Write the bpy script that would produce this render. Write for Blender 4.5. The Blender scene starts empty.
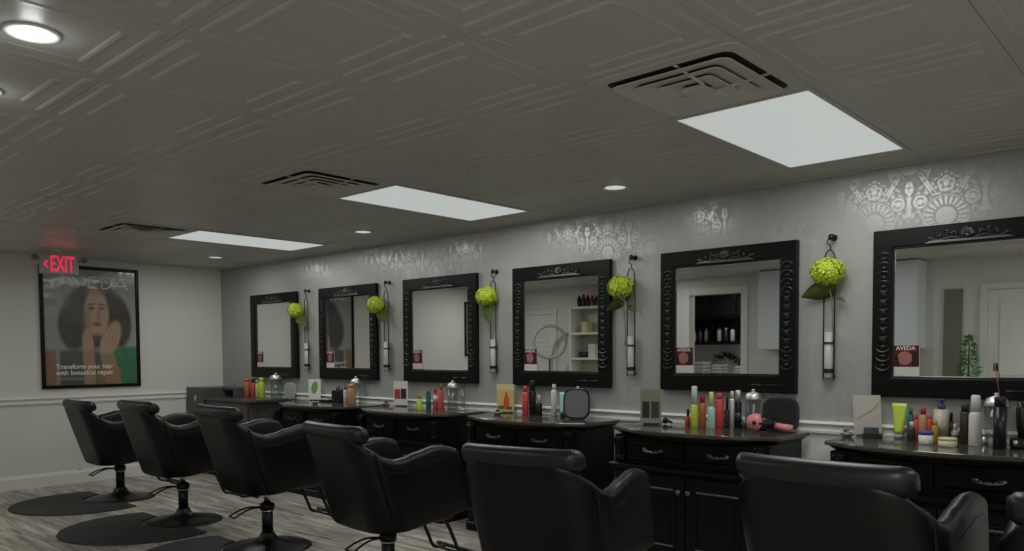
import bpy, bmesh, math, random
from mathutils import Vector, Matrix
random.seed(7)
SC = bpy.context.scene
COL = SC.collection
PI = math.pi
# ------------------------------------------------------------------ camera
H = 2.30                       # ceiling height
CAM = Vector((8.72, -4.534, 1.308))
YAW, PIT, ROL = [math.radians(a) for a in (47.64503569, -2.49945815, -0.3091246)]
FPX, CX, CY = 786.544, 511.83, 387.457
_f = Vector((-math.cos(YAW), math.sin(YAW), 0)); _r = Vector((math.sin(YAW), math.cos(YAW), 0)); _u = Vector((0, 0, 1))
FW = _f * math.cos(PIT) + _u * math.sin(PIT)
_u2 = _u * math.cos(PIT) - _f * math.sin(PIT)
RT = _r * math.cos(ROL) + _u2 * math.sin(ROL)
UP = _u2 * math.cos(ROL) - _r * math.sin(ROL)
cd = bpy.data.cameras.new('camera'); cam = bpy.data.objects.new('camera', cd); COL.objects.link(cam)
cd.sensor_fit = 'HORIZONTAL'; cd.sensor_width = 36.0; cd.lens = FPX / 1024 * 36.0
cd.shift_x = (512 - CX) / 1024; cd.shift_y = (CY - 275.5) / 1024
cd.clip_start = 0.05; cd.clip_end = 60
m3 = Matrix((RT, UP, -FW)).transposed()
cam.matrix_world = Matrix.Translation(CAM) @ m3.to_4x4()
SC.camera = cam


def on_plane(px, py, axis, val):
    """the world point a photo pixel sees on a plane of the room"""
    d = FW + RT * ((px - CX) / FPX) - UP * ((py - CY) / FPX)
    return CAM + d * ((val - CAM[axis]) / d[axis])


def mpp(p):
    """metres per pixel at a point"""
    return (Vector(p) - CAM).dot(FW) / FPX


# ------------------------------------------------------------------ materials
def lin(c):
    c = c / 255.0
    return c / 12.92 if c <= 0.04045 else ((c + 0.055) / 1.055) ** 2.4


def rgb(r, g, b, k=1.0):
    return (lin(r) * k, lin(g) * k, lin(b) * k, 1.0)


_M = {}


def mat(name, color, rough=0.5, metal=0.0, spec=0.5, coat=0.0, noise=0.0, nscale=40.0, bump=0.0, emit=None, estr=0.0, trans=0.0, alpha=1.0, ior=1.45):
    if name in _M:
        return _M[name]
    m = bpy.data.materials.new(name); m.use_nodes = True
    nt = m.node_tree; b = nt.nodes['Principled BSDF']
    b.inputs['Base Color'].default_value = color
    b.inputs['Roughness'].default_value = rough; b.inputs['Metallic'].default_value = metal
    b.inputs['Specular IOR Level'].default_value = spec; b.inputs['Coat Weight'].default_value = coat
    b.inputs['Transmission Weight'].default_value = trans; b.inputs['Alpha'].default_value = alpha
    b.inputs['IOR'].default_value = ior
    if emit:
        b.inputs['Emission Color'].default_value = emit; b.inputs['Emission Strength'].default_value = estr
    if noise or bump:
        tc = nt.nodes.new('ShaderNodeTexCoord'); n = nt.nodes.new('ShaderNodeTexNoise')
        n.inputs['Scale'].default_value = nscale; n.inputs['Detail'].default_value = 3
        nt.links.new(tc.outputs['Object'], n.inputs['Vector'])
        if noise:
            r = nt.nodes.new('ShaderNodeMapRange'); r.inputs['To Min'].default_value = 1 - noise; r.inputs['To Max'].default_value = 1 + noise
            nt.links.new(n.outputs['Fac'], r.inputs['Value'])
            mx = nt.nodes.new('ShaderNodeMix'); mx.data_type = 'RGBA'; mx.blend_type = 'MULTIPLY'; mx.inputs['Factor'].default_value = 1
            mx.inputs['A'].default_value = color
            nt.links.new(r.outputs['Result'], mx.inputs['B']); nt.links.new(mx.outputs['Result'], b.inputs['Base Color'])
        if bump:
            bp = nt.nodes.new('ShaderNodeBump'); bp.inputs['Strength'].default_value = bump; bp.inputs['Distance'].default_value = 0.002
            nt.links.new(n.outputs['Fac'], bp.inputs['Height']); nt.links.new(bp.outputs['Normal'], b.inputs['Normal'])
    _M[name] = m
    return m


class X:
    """tiny expression builder over Math nodes"""
    nt = None

    def __init__(s, v): s.v = v

    @staticmethod
    def op(kind, *a, clamp=False):
        n = X.nt.nodes.new('ShaderNodeMath'); n.operation = kind; n.use_clamp = clamp
        for i, q in enumerate(a):
            q = q.v if isinstance(q, X) else q
            if isinstance(q, (int, float)): n.inputs[i].default_value = q
            else: X.nt.links.new(q, n.inputs[i])
        return X(n.outputs[0])

    def __add__(s, o): return X.op('ADD', s, o)
    __radd__ = __add__
    def __sub__(s, o): return X.op('SUBTRACT', s, o)
    def __rsub__(s, o): return X.op('SUBTRACT', o, s)
    def __mul__(s, o): return X.op('MULTIPLY', s, o)
    __rmul__ = __mul__
    def __truediv__(s, o): return X.op('DIVIDE', s, o)


def xabs(a): return X.op('ABSOLUTE', a)
def xmin(a, b): return X.op('MINIMUM', a, b)
def xmax(a, b): return X.op('MAXIMUM', a, b)
def xhyp(a, b): return X.op('SQRT', a * a + b * b)
def xstep(d, w=0.004):
    """1 where d < 0, soft edge w"""
    return X.op('MULTIPLY_ADD', d, -0.5 / w, 0.5, clamp=True)
def xring(d, w): return xstep(xabs(d) - w)


def damask(nt, scale=1.0):
    """damask motif mask from world position: fans, ogee frame, palmettes and scrolls, half-drop repeat"""
    X.nt = nt
    g = nt.nodes.new('ShaderNodeNewGeometry'); sp = nt.nodes.new('ShaderNodeSeparateXYZ')
    nt.links.new(g.outputs['Position'], sp.inputs[0])
    px, pz = X(sp.outputs['X']), X(sp.outputs['Z'])
    P, Q = 0.354, 0.56
    total = lines = None
    for k in (0, 1):
        cx = 7.621 + k * P / 2; cz = 2.005 - k * Q / 2
        u = X.op('PINGPONG', px - (cx - 40 * P), P / 2)               # distance from the motif's axis
        v = X.op('FLOORED_MODULO', pz - cz + 0.16 + 5 * Q, Q) - 0.16  # height from the fan's centre
        r = xhyp(u, v); a = X.op('ARCTAN2', u, v)
        flute = X.op('COSINE', a * 22.0)
        fan = xstep(X.op('MULTIPLY', flute, -1.0) - 0.25, 0.25) * xring(r - 0.078, 0.022) * xstep(0.0 - v - 0.05, 0.01)
        fan = xmax(fan, xstep(r - 0.048, 0.003) * 0.85)
        fan = xmax(fan, xring(r - 0.036, 0.0) * 0.0)
        fan = xmax(fan, xring(r - 0.106 - X.op('ABSOLUTE', X.op('SINE', a * 11.0)) * 0.004, 0.004) * xstep(0.0 - v - 0.07, 0.01))
        # palmette above the fan
        v2 = v - 0.165; r2 = xhyp(u, v2); a2 = X.op('ARCTAN2', u, v2)
        pal = xring(r2 - 0.026 - xabs(X.op('COSINE', a2 * 2.5)) * 0.012, 0.006)
        pal = xmax(pal, xstep(r2 - 0.014, 0.003))
        for du, dv, rr in ((0.034, 0.118, 0.011), (0.0, 0.128, 0.010), (0.052, 0.150, 0.008), (0.0, 0.222, 0.010), (0.022, 0.214, 0.007)):
            pal = xmax(pal, xstep(xhyp(u - du, v - dv) - rr, 0.003))
        # long leaves rising to the sides
        leaf = xring(u - 0.045 - (v - 0.10) * 0.62, 0.015) * xring(v - 0.165, 0.055)
        vein = xring(u - 0.045 - (v - 0.10) * 0.62, 0.003)
        leaf = leaf * (1.0 - vein * 0.8)
        # scrolls beside the next motif's foot
        us = u - 0.122; vs = v - 0.085; rs = xhyp(us, vs)
        scr = xmax(xring(rs - 0.030, 0.006), xstep(rs - 0.014, 0.003))
        us = u - 0.150; vs = v - 0.155
        scr = xmax(scr, xstep(xhyp((u - P / 2) * (1.5 + vs * 9.0), v - 0.165) - 0.034, 0.004) * (1.0 - xring(u - P / 2, 0.002) * 0.7))
        bud = xmax(xstep(xhyp((u - P / 2) * 1.6, v - 0.03) - 0.022, 0.004), xring(u - P / 2 + 0.0, 0.010) * xring(v - 0.10, 0.045))
        # ogee frame under the fan
        og = xring(u - 0.112 - X.op('SINE', v * 13.0) * 0.03, 0.005) * xring(v + 0.06, 0.09)
        m = xmax(xmax(fan, pal), xmax(xmax(leaf, scr), xmax(bud, og)))
        # fine dark contour lines
        ln = xmax(xring(r - 0.114, 0.0025), xring(r - 0.056, 0.002) * xstep(0.0 - v - 0.06, 0.01))
        ln = xmax(ln, xring(r2 - 0.040 - xabs(X.op('COSINE', a2 * 2.5)) * 0.010, 0.002))
        ln = xmax(ln, xring(xabs(u - 0.045 - (v - 0.10) * 0.62) - 0.018, 0.002) * xring(v - 0.165, 0.06))
        ln = xmax(ln, xmax(xring(rs - 0.040, 0.002), xring(xhyp((u - P / 2) * (1.5 + vs * 9.0), v - 0.165) - 0.045, 0.002)))
        ln = xmax(ln, xstep(xhyp(u - 0.062, v - 0.128) - 0.009, 0.003))
        # lacework of small petals fanning out around the shell
        lace = xstep(0.12 - X.op('COSINE', a * 15.0) * X.op('COSINE', (r - 0.137) * 140.0), 0.22) * xring(r - 0.160, 0.044) * xstep(0.0 - v - 0.02, 0.02) * 0.8
        m = xmax(m, lace)
        total = m if total is None else xmax(total, m)
        lines = ln if lines is None else xmax(lines, ln)
    total = X.op('SUBTRACT', total * 0.8 + 0.2, lines * 0.7, clamp=True)
    return total


def wallpaper():
    m = bpy.data.materials.new('damask_wallpaper'); m.use_nodes = True
    nt = m.node_tree; b = nt.nodes['Principled BSDF']
    t = damask(nt)
    mx = nt.nodes.new('ShaderNodeMix'); mx.data_type = 'RGBA'
    mx.inputs['A'].default_value = (0.365, 0.37, 0.362, 1); mx.inputs['B'].default_value = (0.42, 0.408, 0.392, 1)
    nt.links.new(t.v, mx.inputs['Factor']); nt.links.new(mx.outputs['Result'], b.inputs['Base Color'])
    ro = 0.47 - t * 0.17
    me = t * 0.28
    nt.links.new(ro.v, b.inputs['Roughness']); nt.links.new(me.v, b.inputs['Metallic'])
    b.inputs['Specular IOR Level'].default_value = 0.5
    return m


def wood_floor():
    m = bpy.data.materials.new('grey_oak_planks'); m.use_nodes = True
    nt = m.node_tree; b = nt.nodes['Principled BSDF']; L = nt.links.new
    g = nt.nodes.new('ShaderNodeNewGeometry'); br = nt.nodes.new('ShaderNodeTexBrick')
    br.offset = 0.37; br.inputs['Scale'].default_value = 1; br.inputs['Mortar Size'].default_value = 0.0018
    br.inputs['Brick Width'].default_value = 1.22; br.inputs['Row Height'].default_value = 0.18
    br.inputs['Color1'].default_value = (0, 0, 0, 1); br.inputs['Color2'].default_value = (1, 1, 1, 1); br.inputs['Mortar'].default_value = (0.5, 0.5, 0.5, 1)
    L(g.outputs['Position'], br.inputs['Vector'])
    mp = nt.nodes.new('ShaderNodeMapping'); mp.inputs['Scale'].default_value = (1.3, 14, 1); L(g.outputs['Position'], mp.inputs['Vector'])
    off = nt.nodes.new('ShaderNodeVectorMath'); off.operation = 'MULTIPLY_ADD'; off.inputs[1].default_value = (7, 3, 5)
    L(br.outputs['Color'], off.inputs[0]); L(mp.outputs['Vector'], off.inputs[2])
    n = nt.nodes.new('ShaderNodeTexNoise'); n.inputs['Scale'].default_value = 1.6; n.inputs['Detail'].default_value = 5; n.inputs['Roughness'].default_value = 0.65
    L(off.outputs[0], n.inputs['Vector'])
    cr = nt.nodes.new('ShaderNodeValToRGB'); e = cr.color_ramp.elements
    e[0].position = 0.36; e[0].color = (0.20, 0.170, 0.138, 1); e[1].position = 0.66; e[1].color = (0.66, 0.60, 0.525, 1)
    L(n.outputs['Fac'], cr.inputs['Fac'])
    X.nt = nt
    sp = nt.nodes.new('ShaderNodeSeparateColor'); L(br.outputs['Color'], sp.inputs[0])
    k = (X(sp.outputs[0]) * 0.45 + 0.75) * (1.0 - X(br.outputs['Fac']) * 0.5)
    mx = nt.nodes.new('ShaderNodeMix'); mx.data_type = 'RGBA'; mx.blend_type = 'MULTIPLY'; mx.inputs['Factor'].default_value = 1
    L(cr.outputs['Color'], mx.inputs['A']); L(k.v, mx.inputs['B']); L(mx.outputs['Result'], b.inputs['Base Color'])
    b.inputs['Roughness'].default_value = 0.42
    return m


BLACK = mat('black_lacquer', (0.0055, 0.0055, 0.0052, 1), 0.36, spec=0.22)
BLACKM = mat('black_satin_carving', (0.010, 0.010, 0.010, 1), 0.26, spec=0.6)
SILV = mat('antique_silver_highlight', (0.16, 0.16, 0.155, 1), 0.35, metal=0.9)
VINYL = mat('black_vinyl', (0.0032, 0.0037, 0.0036, 1), 0.37, spec=0.40, bump=0.12, nscale=350)
VINYLG = mat('black_vinyl_roll', (0.010, 0.0105, 0.0105, 1), 0.38, spec=0.62)
BMETAL = mat('black_metal', (0.008, 0.008, 0.008, 1), 0.38, spec=0.5)
CREST = mat('silvered_black_carving', (0.055, 0.055, 0.053, 1), 0.30, metal=0.55, spec=0.6)
CHROME = mat('chrome', (0.6, 0.6, 0.6, 1), 0.18, metal=1)
STEEL = mat('brushed_steel', (0.72, 0.72, 0.71, 1), 0.42, metal=0.85)
WHITEP = mat('white_paint', (0.84, 0.83, 0.80, 1), 0.5, noise=0.02, nscale=3)
WALLP = mat('warm_white_wall', (0.80, 0.785, 0.735, 1), 0.55, noise=0.025, nscale=2.5)
CEILM = mat('white_vinyl_ceiling', (0.56, 0.56, 0.525, 1), 0.38, spec=0.4, noise=0.02, nscale=1.5)
def thin_glass():
    m = bpy.data.materials.new('clear_glass'); m.use_nodes = True; nt = m.node_tree; nt.nodes.clear()
    o = nt.nodes.new('ShaderNodeOutputMaterial'); mx = nt.nodes.new('ShaderNodeMixShader'); t = nt.nodes.new('ShaderNodeBsdfTransparent'); g = nt.nodes.new('ShaderNodeBsdfGlossy'); fr = nt.nodes.new('ShaderNodeLayerWeight'); pw = nt.nodes.new('ShaderNodeMath'); pw.operation = 'POWER'; pw.inputs[1].default_value = 3.0; sc = nt.nodes.new('ShaderNodeMath'); sc.operation = 'MULTIPLY_ADD'; sc.inputs[1].default_value = 0.5; sc.inputs[2].default_value = 0.04
    t.inputs[0].default_value = (0.90, 0.93, 0.92, 1); g.inputs['Roughness'].default_value = 0.05; fr.inputs['Blend'].default_value = 0.5
    L = nt.links.new; L(fr.outputs['Facing'], pw.inputs[0]); L(pw.outputs[0], sc.inputs[0]); L(sc.outputs[0], mx.inputs[0]); L(t.outputs[0], mx.inputs[1]); L(g.outputs[0], mx.inputs[2]); L(mx.outputs[0], o.inputs[0])
    return m


GLASSM = thin_glass()
MIRR = mat('mirror_silver', (0.86, 0.88, 0.87, 1), 0.015, metal=1)
STONE = mat('dark_polished_granite', (0.075, 0.066, 0.058, 1), 0.09, spec=0.6, noise=0.5, nscale=120)
PAPER = mat('white_paper', (0.75, 0.74, 0.72, 1), 0.5)
WHITEPL = mat('white_plastic', (0.70, 0.70, 0.68, 1), 0.35)
BLKPL = mat('black_plastic', (0.012, 0.012, 0.012, 1), 0.3)
DGREY = mat('dark_grey_plastic', (0.06, 0.06, 0.062, 1), 0.35)
GREYLAM = mat('charcoal_grey_laminate', (0.085, 0.083, 0.078, 1), 0.4, noise=0.06, nscale=8)
MATM = mat('black_rubber_mat', (0.030, 0.030, 0.028, 1), 0.62, noise=0.1, nscale=30)


def pcol(r, g, b, k=1.75):
    """object colour from a colour read in the dim photo"""
    c = rgb(r, g, b, k)
    return (min(c[0], .85), min(c[1], .85), min(c[2], .85), 1)


def pm(r, g, b, rough=0.3, k=1.75, **kw):
    return mat('paint_%d_%d_%d_%g' % (r, g, b, rough), pcol(r, g, b, k), rough, **kw)


# ------------------------------------------------------------------ mesh helpers
def new(): return bmesh.new()


def obj(name, bm, m, parent=None, smooth=False, bevel=0.0, loc=None):
    me = bpy.data.meshes.new(name)
    if smooth:
        for f in bm.faces: f.smooth = True
    bmesh.ops.recalc_face_normals(bm, faces=bm.faces)
    bm.to_mesh(me); bm.free()
    o = bpy.data.objects.new(name, me); COL.objects.link(o)
    for q in (m if isinstance(m, (list, tuple)) else [m]): me.materials.append(q)
    if parent: o.parent = parent
    if loc: o.location = loc
    if bevel:
        b = o.modifiers.new('bevel', 'BEVEL'); b.width = bevel; b.segments = 2; b.limit_method = 'ANGLE'; b.angle_limit = 0.6
    return o


def tag(o, label, cat, group=None):
    o['label'] = label; o['category'] = cat
    if group: o['group'] = group
    return o


def thing(name, label, cat, loc=(0, 0, 0), rz=0.0, group=None):
    o = bpy.data.objects.new(name, None); COL.objects.link(o)
    o.location = loc; o.rotation_euler = (0, 0, rz); o.empty_display_size = 0.1
    return tag(o, label, cat, group)


def struct(name, bm, m, **k):
    o = obj(name, bm, m, **k); o['kind'] = 'structure'
    return o


def copy_tree(o, parent=None):
    c = o.copy(); COL.objects.link(c)
    if parent: c.parent = parent
    for ch in list(o.children): copy_tree(ch, c)
    return c


def box(bm, x0, x1, y0, y1, z0, z1, mi=0):
    v = [bm.verts.new(p) for p in ((x0, y0, z0), (x1, y0, z0), (x1, y1, z0), (x0, y1, z0), (x0, y0, z1), (x1, y0, z1), (x1, y1, z1), (x0, y1, z1))]
    for f in ((3, 2, 1, 0), (4, 5, 6, 7), (0, 1, 5, 4), (1, 2, 6, 5), (2, 3, 7, 6), (3, 0, 4, 7)):
        bm.faces.new([v[i] for i in f]).material_index = mi
    return v


def lathe(bm, prof, c=(0, 0, 0), seg=24, M=None, sx=1.0, sy=1.0):
    rings = []
    for r, z in prof:
        if r < 1e-6:
            rings.append([bm.verts.new((c[0], c[1], c[2] + z))])
        else:
            rings.append([bm.verts.new((c[0] + sx * r * math.cos(2 * PI * i / seg), c[1] + sy * r * math.sin(2 * PI * i / seg), c[2] + z)) for i in range(seg)])
    for a, b in zip(rings, rings[1:]):
        for i in range(seg):
            j = (i + 1) % seg
            if len(a) == 1 and len(b) == 1: continue
            if len(a) == 1: bm.faces.new((a[0], b[i], b[j]))
            elif len(b) == 1: bm.faces.new((a[i], a[j], b[0]))
            else: bm.faces.new((a[i], a[j], b[j], b[i]))
    if len(rings[0]) > 1: bm.faces.new(rings[0][::-1])
    if len(rings[-1]) > 1: bm.faces.new(rings[-1])
    vs = [v for r in rings for v in r]
    if M is not None: bmesh.ops.transform(bm, matrix=M, verts=vs)
    return vs


def tube(bm, pts, r, seg=8, closed=False):
    pts = [Vector(p) for p in pts]; n = len(pts); rings = []
    t0 = None; nrm = None
    for i, p in enumerate(pts):
        a = pts[(i - 1) % n] if (closed or i > 0) else p
        b = pts[(i + 1) % n] if (closed or i < n - 1) else p
        t = (b - a).normalized()
        if nrm is None:
            nrm = t.orthogonal().normalized()
        else:
            nrm = (nrm - t * nrm.dot(t)); nrm = nrm.normalized() if nrm.length > 1e-6 else t.orthogonal().normalized()
        bi = t.cross(nrm); rr = r[i] if isinstance(r, (list, tuple)) else r
        rings.append([bm.verts.new(p + nrm * (rr * math.cos(2 * PI * k / seg)) + bi * (rr * math.sin(2 * PI * k / seg))) for k in range(seg)])
    m = n if closed else n - 1
    for i in range(m):
        A, B = rings[i], rings[(i + 1) % n]
        for k in range(seg):
            l = (k + 1) % seg; bm.faces.new((A[k], A[l], B[l], B[k]))
    if not closed:
        bm.faces.new(rings[0][::-1]); bm.faces.new(rings[-1])


def ell(bm, c, rx, ry, rz, seg=12, rings=8, M=None):
    vs = lathe(bm, [(math.sin(PI * i / rings), -math.cos(PI * i / rings)) for i in range(rings + 1)], seg=seg)
    T = Matrix.Translation(c) @ (M or Matrix.Identity(4)) @ Matrix.Diagonal((rx, ry, rz, 1))
    bmesh.ops.transform(bm, matrix=T, verts=vs)


def prism(bm, pts, axis, a, b, mi=0):
    """extrude a polygon along an axis; pts are in the other two axes' order"""
    def P(p, t):
        q = list(p); q.insert(axis, t); return q
    A = [bm.verts.new(P(p, a)) for p in pts]; B = [bm.verts.new(P(p, b)) for p in pts]
    n = len(pts)
    bm.faces.new(A).material_index = mi; bm.faces.new(B[::-1]).material_index = mi
    for i in range(n):
        bm.faces.new((A[i], B[i], B[(i + 1) % n], A[(i + 1) % n])).material_index = mi


def smooth_curve(pts, n):
    """Catmull-Rom through pts (tuples), n samples per span"""
    out = []; P = [Vector(p) for p in pts]; P = [P[0] * 2 - P[1]] + P + [P[-1] * 2 - P[-2]]
    for i in range(1, len(P) - 2):
        for k in range(n):
            t = k / n; a, b, c, d = P[i - 1:i + 3]
            out.append(0.5 * ((2 * b) + (c - a) * t + (2 * a - 5 * b + 4 * c - d) * t * t + (3 * b - a - 3 * c + d) * t ** 3))
    out.append(P[-2]); return out


def interp(tab, u):
    if u <= tab[0][0]: return tab[0][1]
    for (a, x), (b, y) in zip(tab, tab[1:]):
        if u <= b:
            t = (u - a) / (b - a); t = t * t * (3 - 2 * t) * 0.6 + t * 0.4
            return x + (y - x) * t
    return tab[-1][1]


def text_mesh(name, body, size, m, parent, M, depth=0.0005, align='CENTER', spacing=1.0, bold=0.0):
    cu = bpy.data.curves.new(name, 'FONT'); cu.body = body; cu.size = size; cu.extrude = depth; cu.align_x = align; cu.align_y = 'CENTER'
    cu.space_character = spacing; cu.offset = bold
    t = bpy.data.objects.new('tmp', cu); COL.objects.link(t)
    me = bpy.data.meshes.new_from_object(t.evaluated_get(bpy.context.evaluated_depsgraph_get()))
    bpy.data.objects.remove(t); bpy.data.curves.remove(cu)
    me.name = name; me.transform(M); me.materials.clear(); me.materials.append(m)
    o = bpy.data.objects.new(name, me); COL.objects.link(o)
    if parent: o.parent = parent
    return o


# facing matrices: text plane -> facing +x (poster wall) and facing -y (mirror wall)
FACE_X = Matrix(((0, 0, 1, 0), (1, 0, 0, 0), (0, 1, 0, 0), (0, 0, 0, 1)))
FACE_NY = Matrix(((1, 0, 0, 0), (0, 0, -1, 0), (0, 1, 0, 0), (0, 0, 0, 1)))

# ------------------------------------------------------------------ room shell
XE = 11.6; YR = -5.0
bm = new(); box(bm, -0.1, XE + 0.1, YR - 3.2, 0.1, -0.08, 0.0); struct('floor', bm, wood_floor())

T = 0.61; X0 = 8.72 - 1.182; Y0 = 2.972 - 4.534     # tile grid origin
bm = new(); box(bm, -0.1, XE + 0.1, YR - 3.2, 0.1, H + 0.006, H + 0.10)
holes = {(2, -5), (2, -4), (2, -3)}
holes.clear()
TROF = [(X0 + T * k, Y0) for k in (0, -4, -8, 4)]     # right edge of each panel tile, near edge


def tile_at(ix, iy): return X0 + T * ix, Y0 + T * iy
for k in (0, -4, -8, 4):
    holes.update({(k - 1, 0), (k - 1, 1), (k - 1, -1)})


def ridge(bm, x0, x1, y0, y1, h):
    """a low rounded bar standing down from the tile"""
    z0, z1, z2 = H, H - h * 0.7, H - h
    ins = min(x1 - x0, y1 - y0) * 0.28; ins2 = ins * 1.5
    L = []
    for i, z in ((0, z0), (ins * 0.6, z1), (ins2, z2)):
        L.append([bm.verts.new(p) for p in ((x0 + i, y0 + i, z), (x1 - i, y0 + i, z), (x1 - i, y1 - i, z), (x0 + i, y1 - i, z))])
    for a, b in zip(L, L[1:]):
        for i in range(4): bm.faces.new((a[i], a[(i + 1) % 4], b[(i + 1) % 4], b[i]))
    bm.faces.new(L[-1])


for ix in range(-14, 8):
    for iy in range(-6, 4):
        xa, ya = tile_at(ix, iy); xb, yb = min(xa + T, XE), min(ya + T, -0.004); xa = max(xa, 0.004)
        if xb - xa < 0.05 or yb - ya < 0.05 or yb <= YR: continue
        ya = max(ya, YR)
        if (ix, iy) in holes and iy != -1: continue
        g = 0.0012
        box(bm, xa + g, xb - g, ya + g, yb - g, H, H + 0.008)
        if (ix, iy) in holes: continue
        w = 0.015
        for off, q in ((0.042, 0.045), (0.120, 0.125)):
            if yb - ya > 0.3 and xb - xa > 0.3:
                for yy in ((ya + off, yb - off) if yb - ya > 0.55 else (ya + off,)):
                    ridge(bm, xa + q, xb - q, yy - w, yy + w, 0.006)
                if yb - ya > 0.55 and xb - xa > 0.55:
                    for xx in (xa + off, xb - off): ridge(bm, xx - w, xx + w, ya + q + 0.02, yb - q - 0.02, 0.0022)
struct('ceiling', bm, CEILM)

bm = new(); box(bm, -0.12, 0.0, YR - 3.2, 0.1, 0, H + 0.05); struct('wall_back', bm, WALLP)
bm = new(); box(bm, 0, XE, 0.0, 0.12, 0.86, H + 0.05, 0); box(bm, 0, XE, 0.0, 0.12, 0, 0.86, 1)
struct('wall_right', bm, [wallpaper(), WHITEP])
bm = new(); box(bm, XE, XE + 0.12, YR - 3.2, 0.1, 0, H + 0.05); struct('wall_front', bm, WALLP)
# rear wall with a cased opening, a closet door and an entry door
OP = (3.33, 4.07, 2.07)
bm = new()
box(bm, 0, OP[0], YR - 0.12, YR, 0, H + 0.05); box(bm, OP[1], XE, YR - 0.12, YR, 0, H + 0.05); box(bm, OP[0], OP[1], YR - 0.12, YR, OP[2], H + 0.05)
struct('wall_left', bm, WALLP)
bm = new()
for a, b in ((OP[0] - 0.09, OP[0]), (OP[1], OP[1] + 0.09)): box(bm, a, b, YR, YR + 0.022, 0, OP[2] + 0.09)
box(bm, OP[0], OP[1], YR, YR + 0.022, OP[2], OP[2] + 0.09)
struct('trim_1', bm, WHITEP, bevel=0.006)
bm = new(); box(bm, 2.3, 5.0, YR - 1.75, YR - 1.65, 0, H + 0.05); struct('wall_backroom', bm, WHITEP)
# chair rails: stepped profile
prof = [(0, 0.895), (0.030, 0.892), (0.034, 0.882), (0.022, 0.872), (0.016, 0.862), (0.016, 0.848), (0.022, 0.842), (0.020, 0.828), (0.008, 0.820), (0, 0.818)]
bm = new(); prism(bm, prof, 1, YR, 0.0); struct('trim_2', bm, WHITEP)
bm = new(); prism(bm, [(-a, z + 0.013) for a, z in prof], 0, 0.0, XE); struct('trim_3', bm, WHITEP)
bprof = [(0, 0), (0.016, 0), (0.016, 0.105), (0.010, 0.120), (0.006, 0.132), (0, 0.134)]
bm = new(); prism(bm, bprof, 1, YR, 0.0); struct('baseboard_back', bm, WHITEP)
bm = new(); prism(bm, [(-a, z) for a, z in bprof], 0, 0.0, XE); struct('baseboard_right', bm, WHITEP)
# metal wall angle where ceiling meets the papered wall, with its uneven lower edge
bm = new()
x = 0.0
while x < XE - 0.2:
    w = random.uniform(0.10, 0.22); d = random.uniform(0.004, 0.011)
    box(bm, x, min(x + w, XE), -0.012, 0.0, H - d, H); x += w
struct('trim_4', bm, CEILM)
# doors in the rear wall
def door(name, x0, x1, top, panels, knob_side):
    d = bpy.data.objects.new(name, None); COL.objects.link(d); d['kind'] = 'structure'; d.location = (x0, YR, 0)
    w = x1 - x0
    bm = new(); box(bm, 0, w, 0, 0.018, 0.005, top); obj('door_leaf', bm, WHITEP, d, bevel=0.003)
    bm = new()
    for a, b, c, e in panels: box(bm, a, b, 0.018, 0.026, c, e)
    obj('door_panel', bm, WHITEP, d, bevel=0.008)
    bm = new(); box(bm, -0.075, -0.004, 0, 0.03, 0, top + 0.075); box(bm, w + 0.004, w + 0.075, 0, 0.03, 0, top + 0.075); box(bm, -0.004, w + 0.004, 0, 0.03, top + 0.004, top + 0.075)
    obj('door_casing', bm, WHITEP, d, bevel=0.006)
    kx = 0.07 if knob_side < 0 else w - 0.07
    bm = new(); lathe(bm, [(0.028, 0), (0.026, 0.008), (0.011, 0.012), (0.011, 0.035), (0.026, 0.045), (0.028, 0.058), (0.018, 0.068), (0, 0.07)], seg=16, M=Matrix.Translation((kx, 0.018, 0.95)) @ Matrix.Rotation(-PI / 2, 4, 'X'))
    obj('door_knob', bm, STEEL, d, smooth=True)
    bm = new()
    hx = w - 0.005 if knob_side < 0 else 0.005
    for z in (0.25, 1.0, 1.75): lathe(bm, [(0.007, -0.045), (0.007, 0.045)], (hx, 0.022, z), 8)
    obj('door_hinge', bm, STEEL, d)
door('door_1', 6.84, 7.62, 1.94, [(0.11, 0.35, 0.2, 0.9), (0.43, 0.67, 0.2, 0.9), (0.11, 0.35, 1.05, 1.82), (0.43, 0.67, 1.05, 1.82)], 1)
door('door_2', 0.22, 0.95, 1.90, [(0.08, 0.65, z, z + 0.055) for z in [0.2 + 0.075 * i for i in range(21)]], 1)
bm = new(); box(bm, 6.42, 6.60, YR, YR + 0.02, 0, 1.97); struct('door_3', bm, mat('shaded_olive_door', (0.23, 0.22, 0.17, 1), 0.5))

# ------------------------------------------------------------------ ceiling fixtures
ORD = ['', 'nearest the poster wall', 'second from the poster wall', 'third from the poster wall', 'fourth from the poster wall', 'fifth from the poster wall', 'sixth from the poster wall', 'seventh from the poster wall']
DIFF = mat('lit_diffuser', (0.55, 0.56, 0.55, 1), 0.4, emit=(0.93, 1.0, 0.97, 1), estr=0.44)
LENS = mat('lit_downlight_lens', (0.6, 0.6, 0.6, 1), 0.4, emit=(1.0, 1.0, 0.97, 1), estr=0.50)
PANEL_W = 11.5; CAN_W = 2.2; GLOW_W = 0.40
LAMPC = (0.965, 1.0, 0.955)


def lamp(name, kind, loc, energy, **k):
    l = bpy.data.lights.new(name, kind); l.energy = energy
    for a, b in k.items(): setattr(l, a, b)
    o = bpy.data.objects.new(name, l); COL.objects.link(o); o.location = loc
    return o


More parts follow.
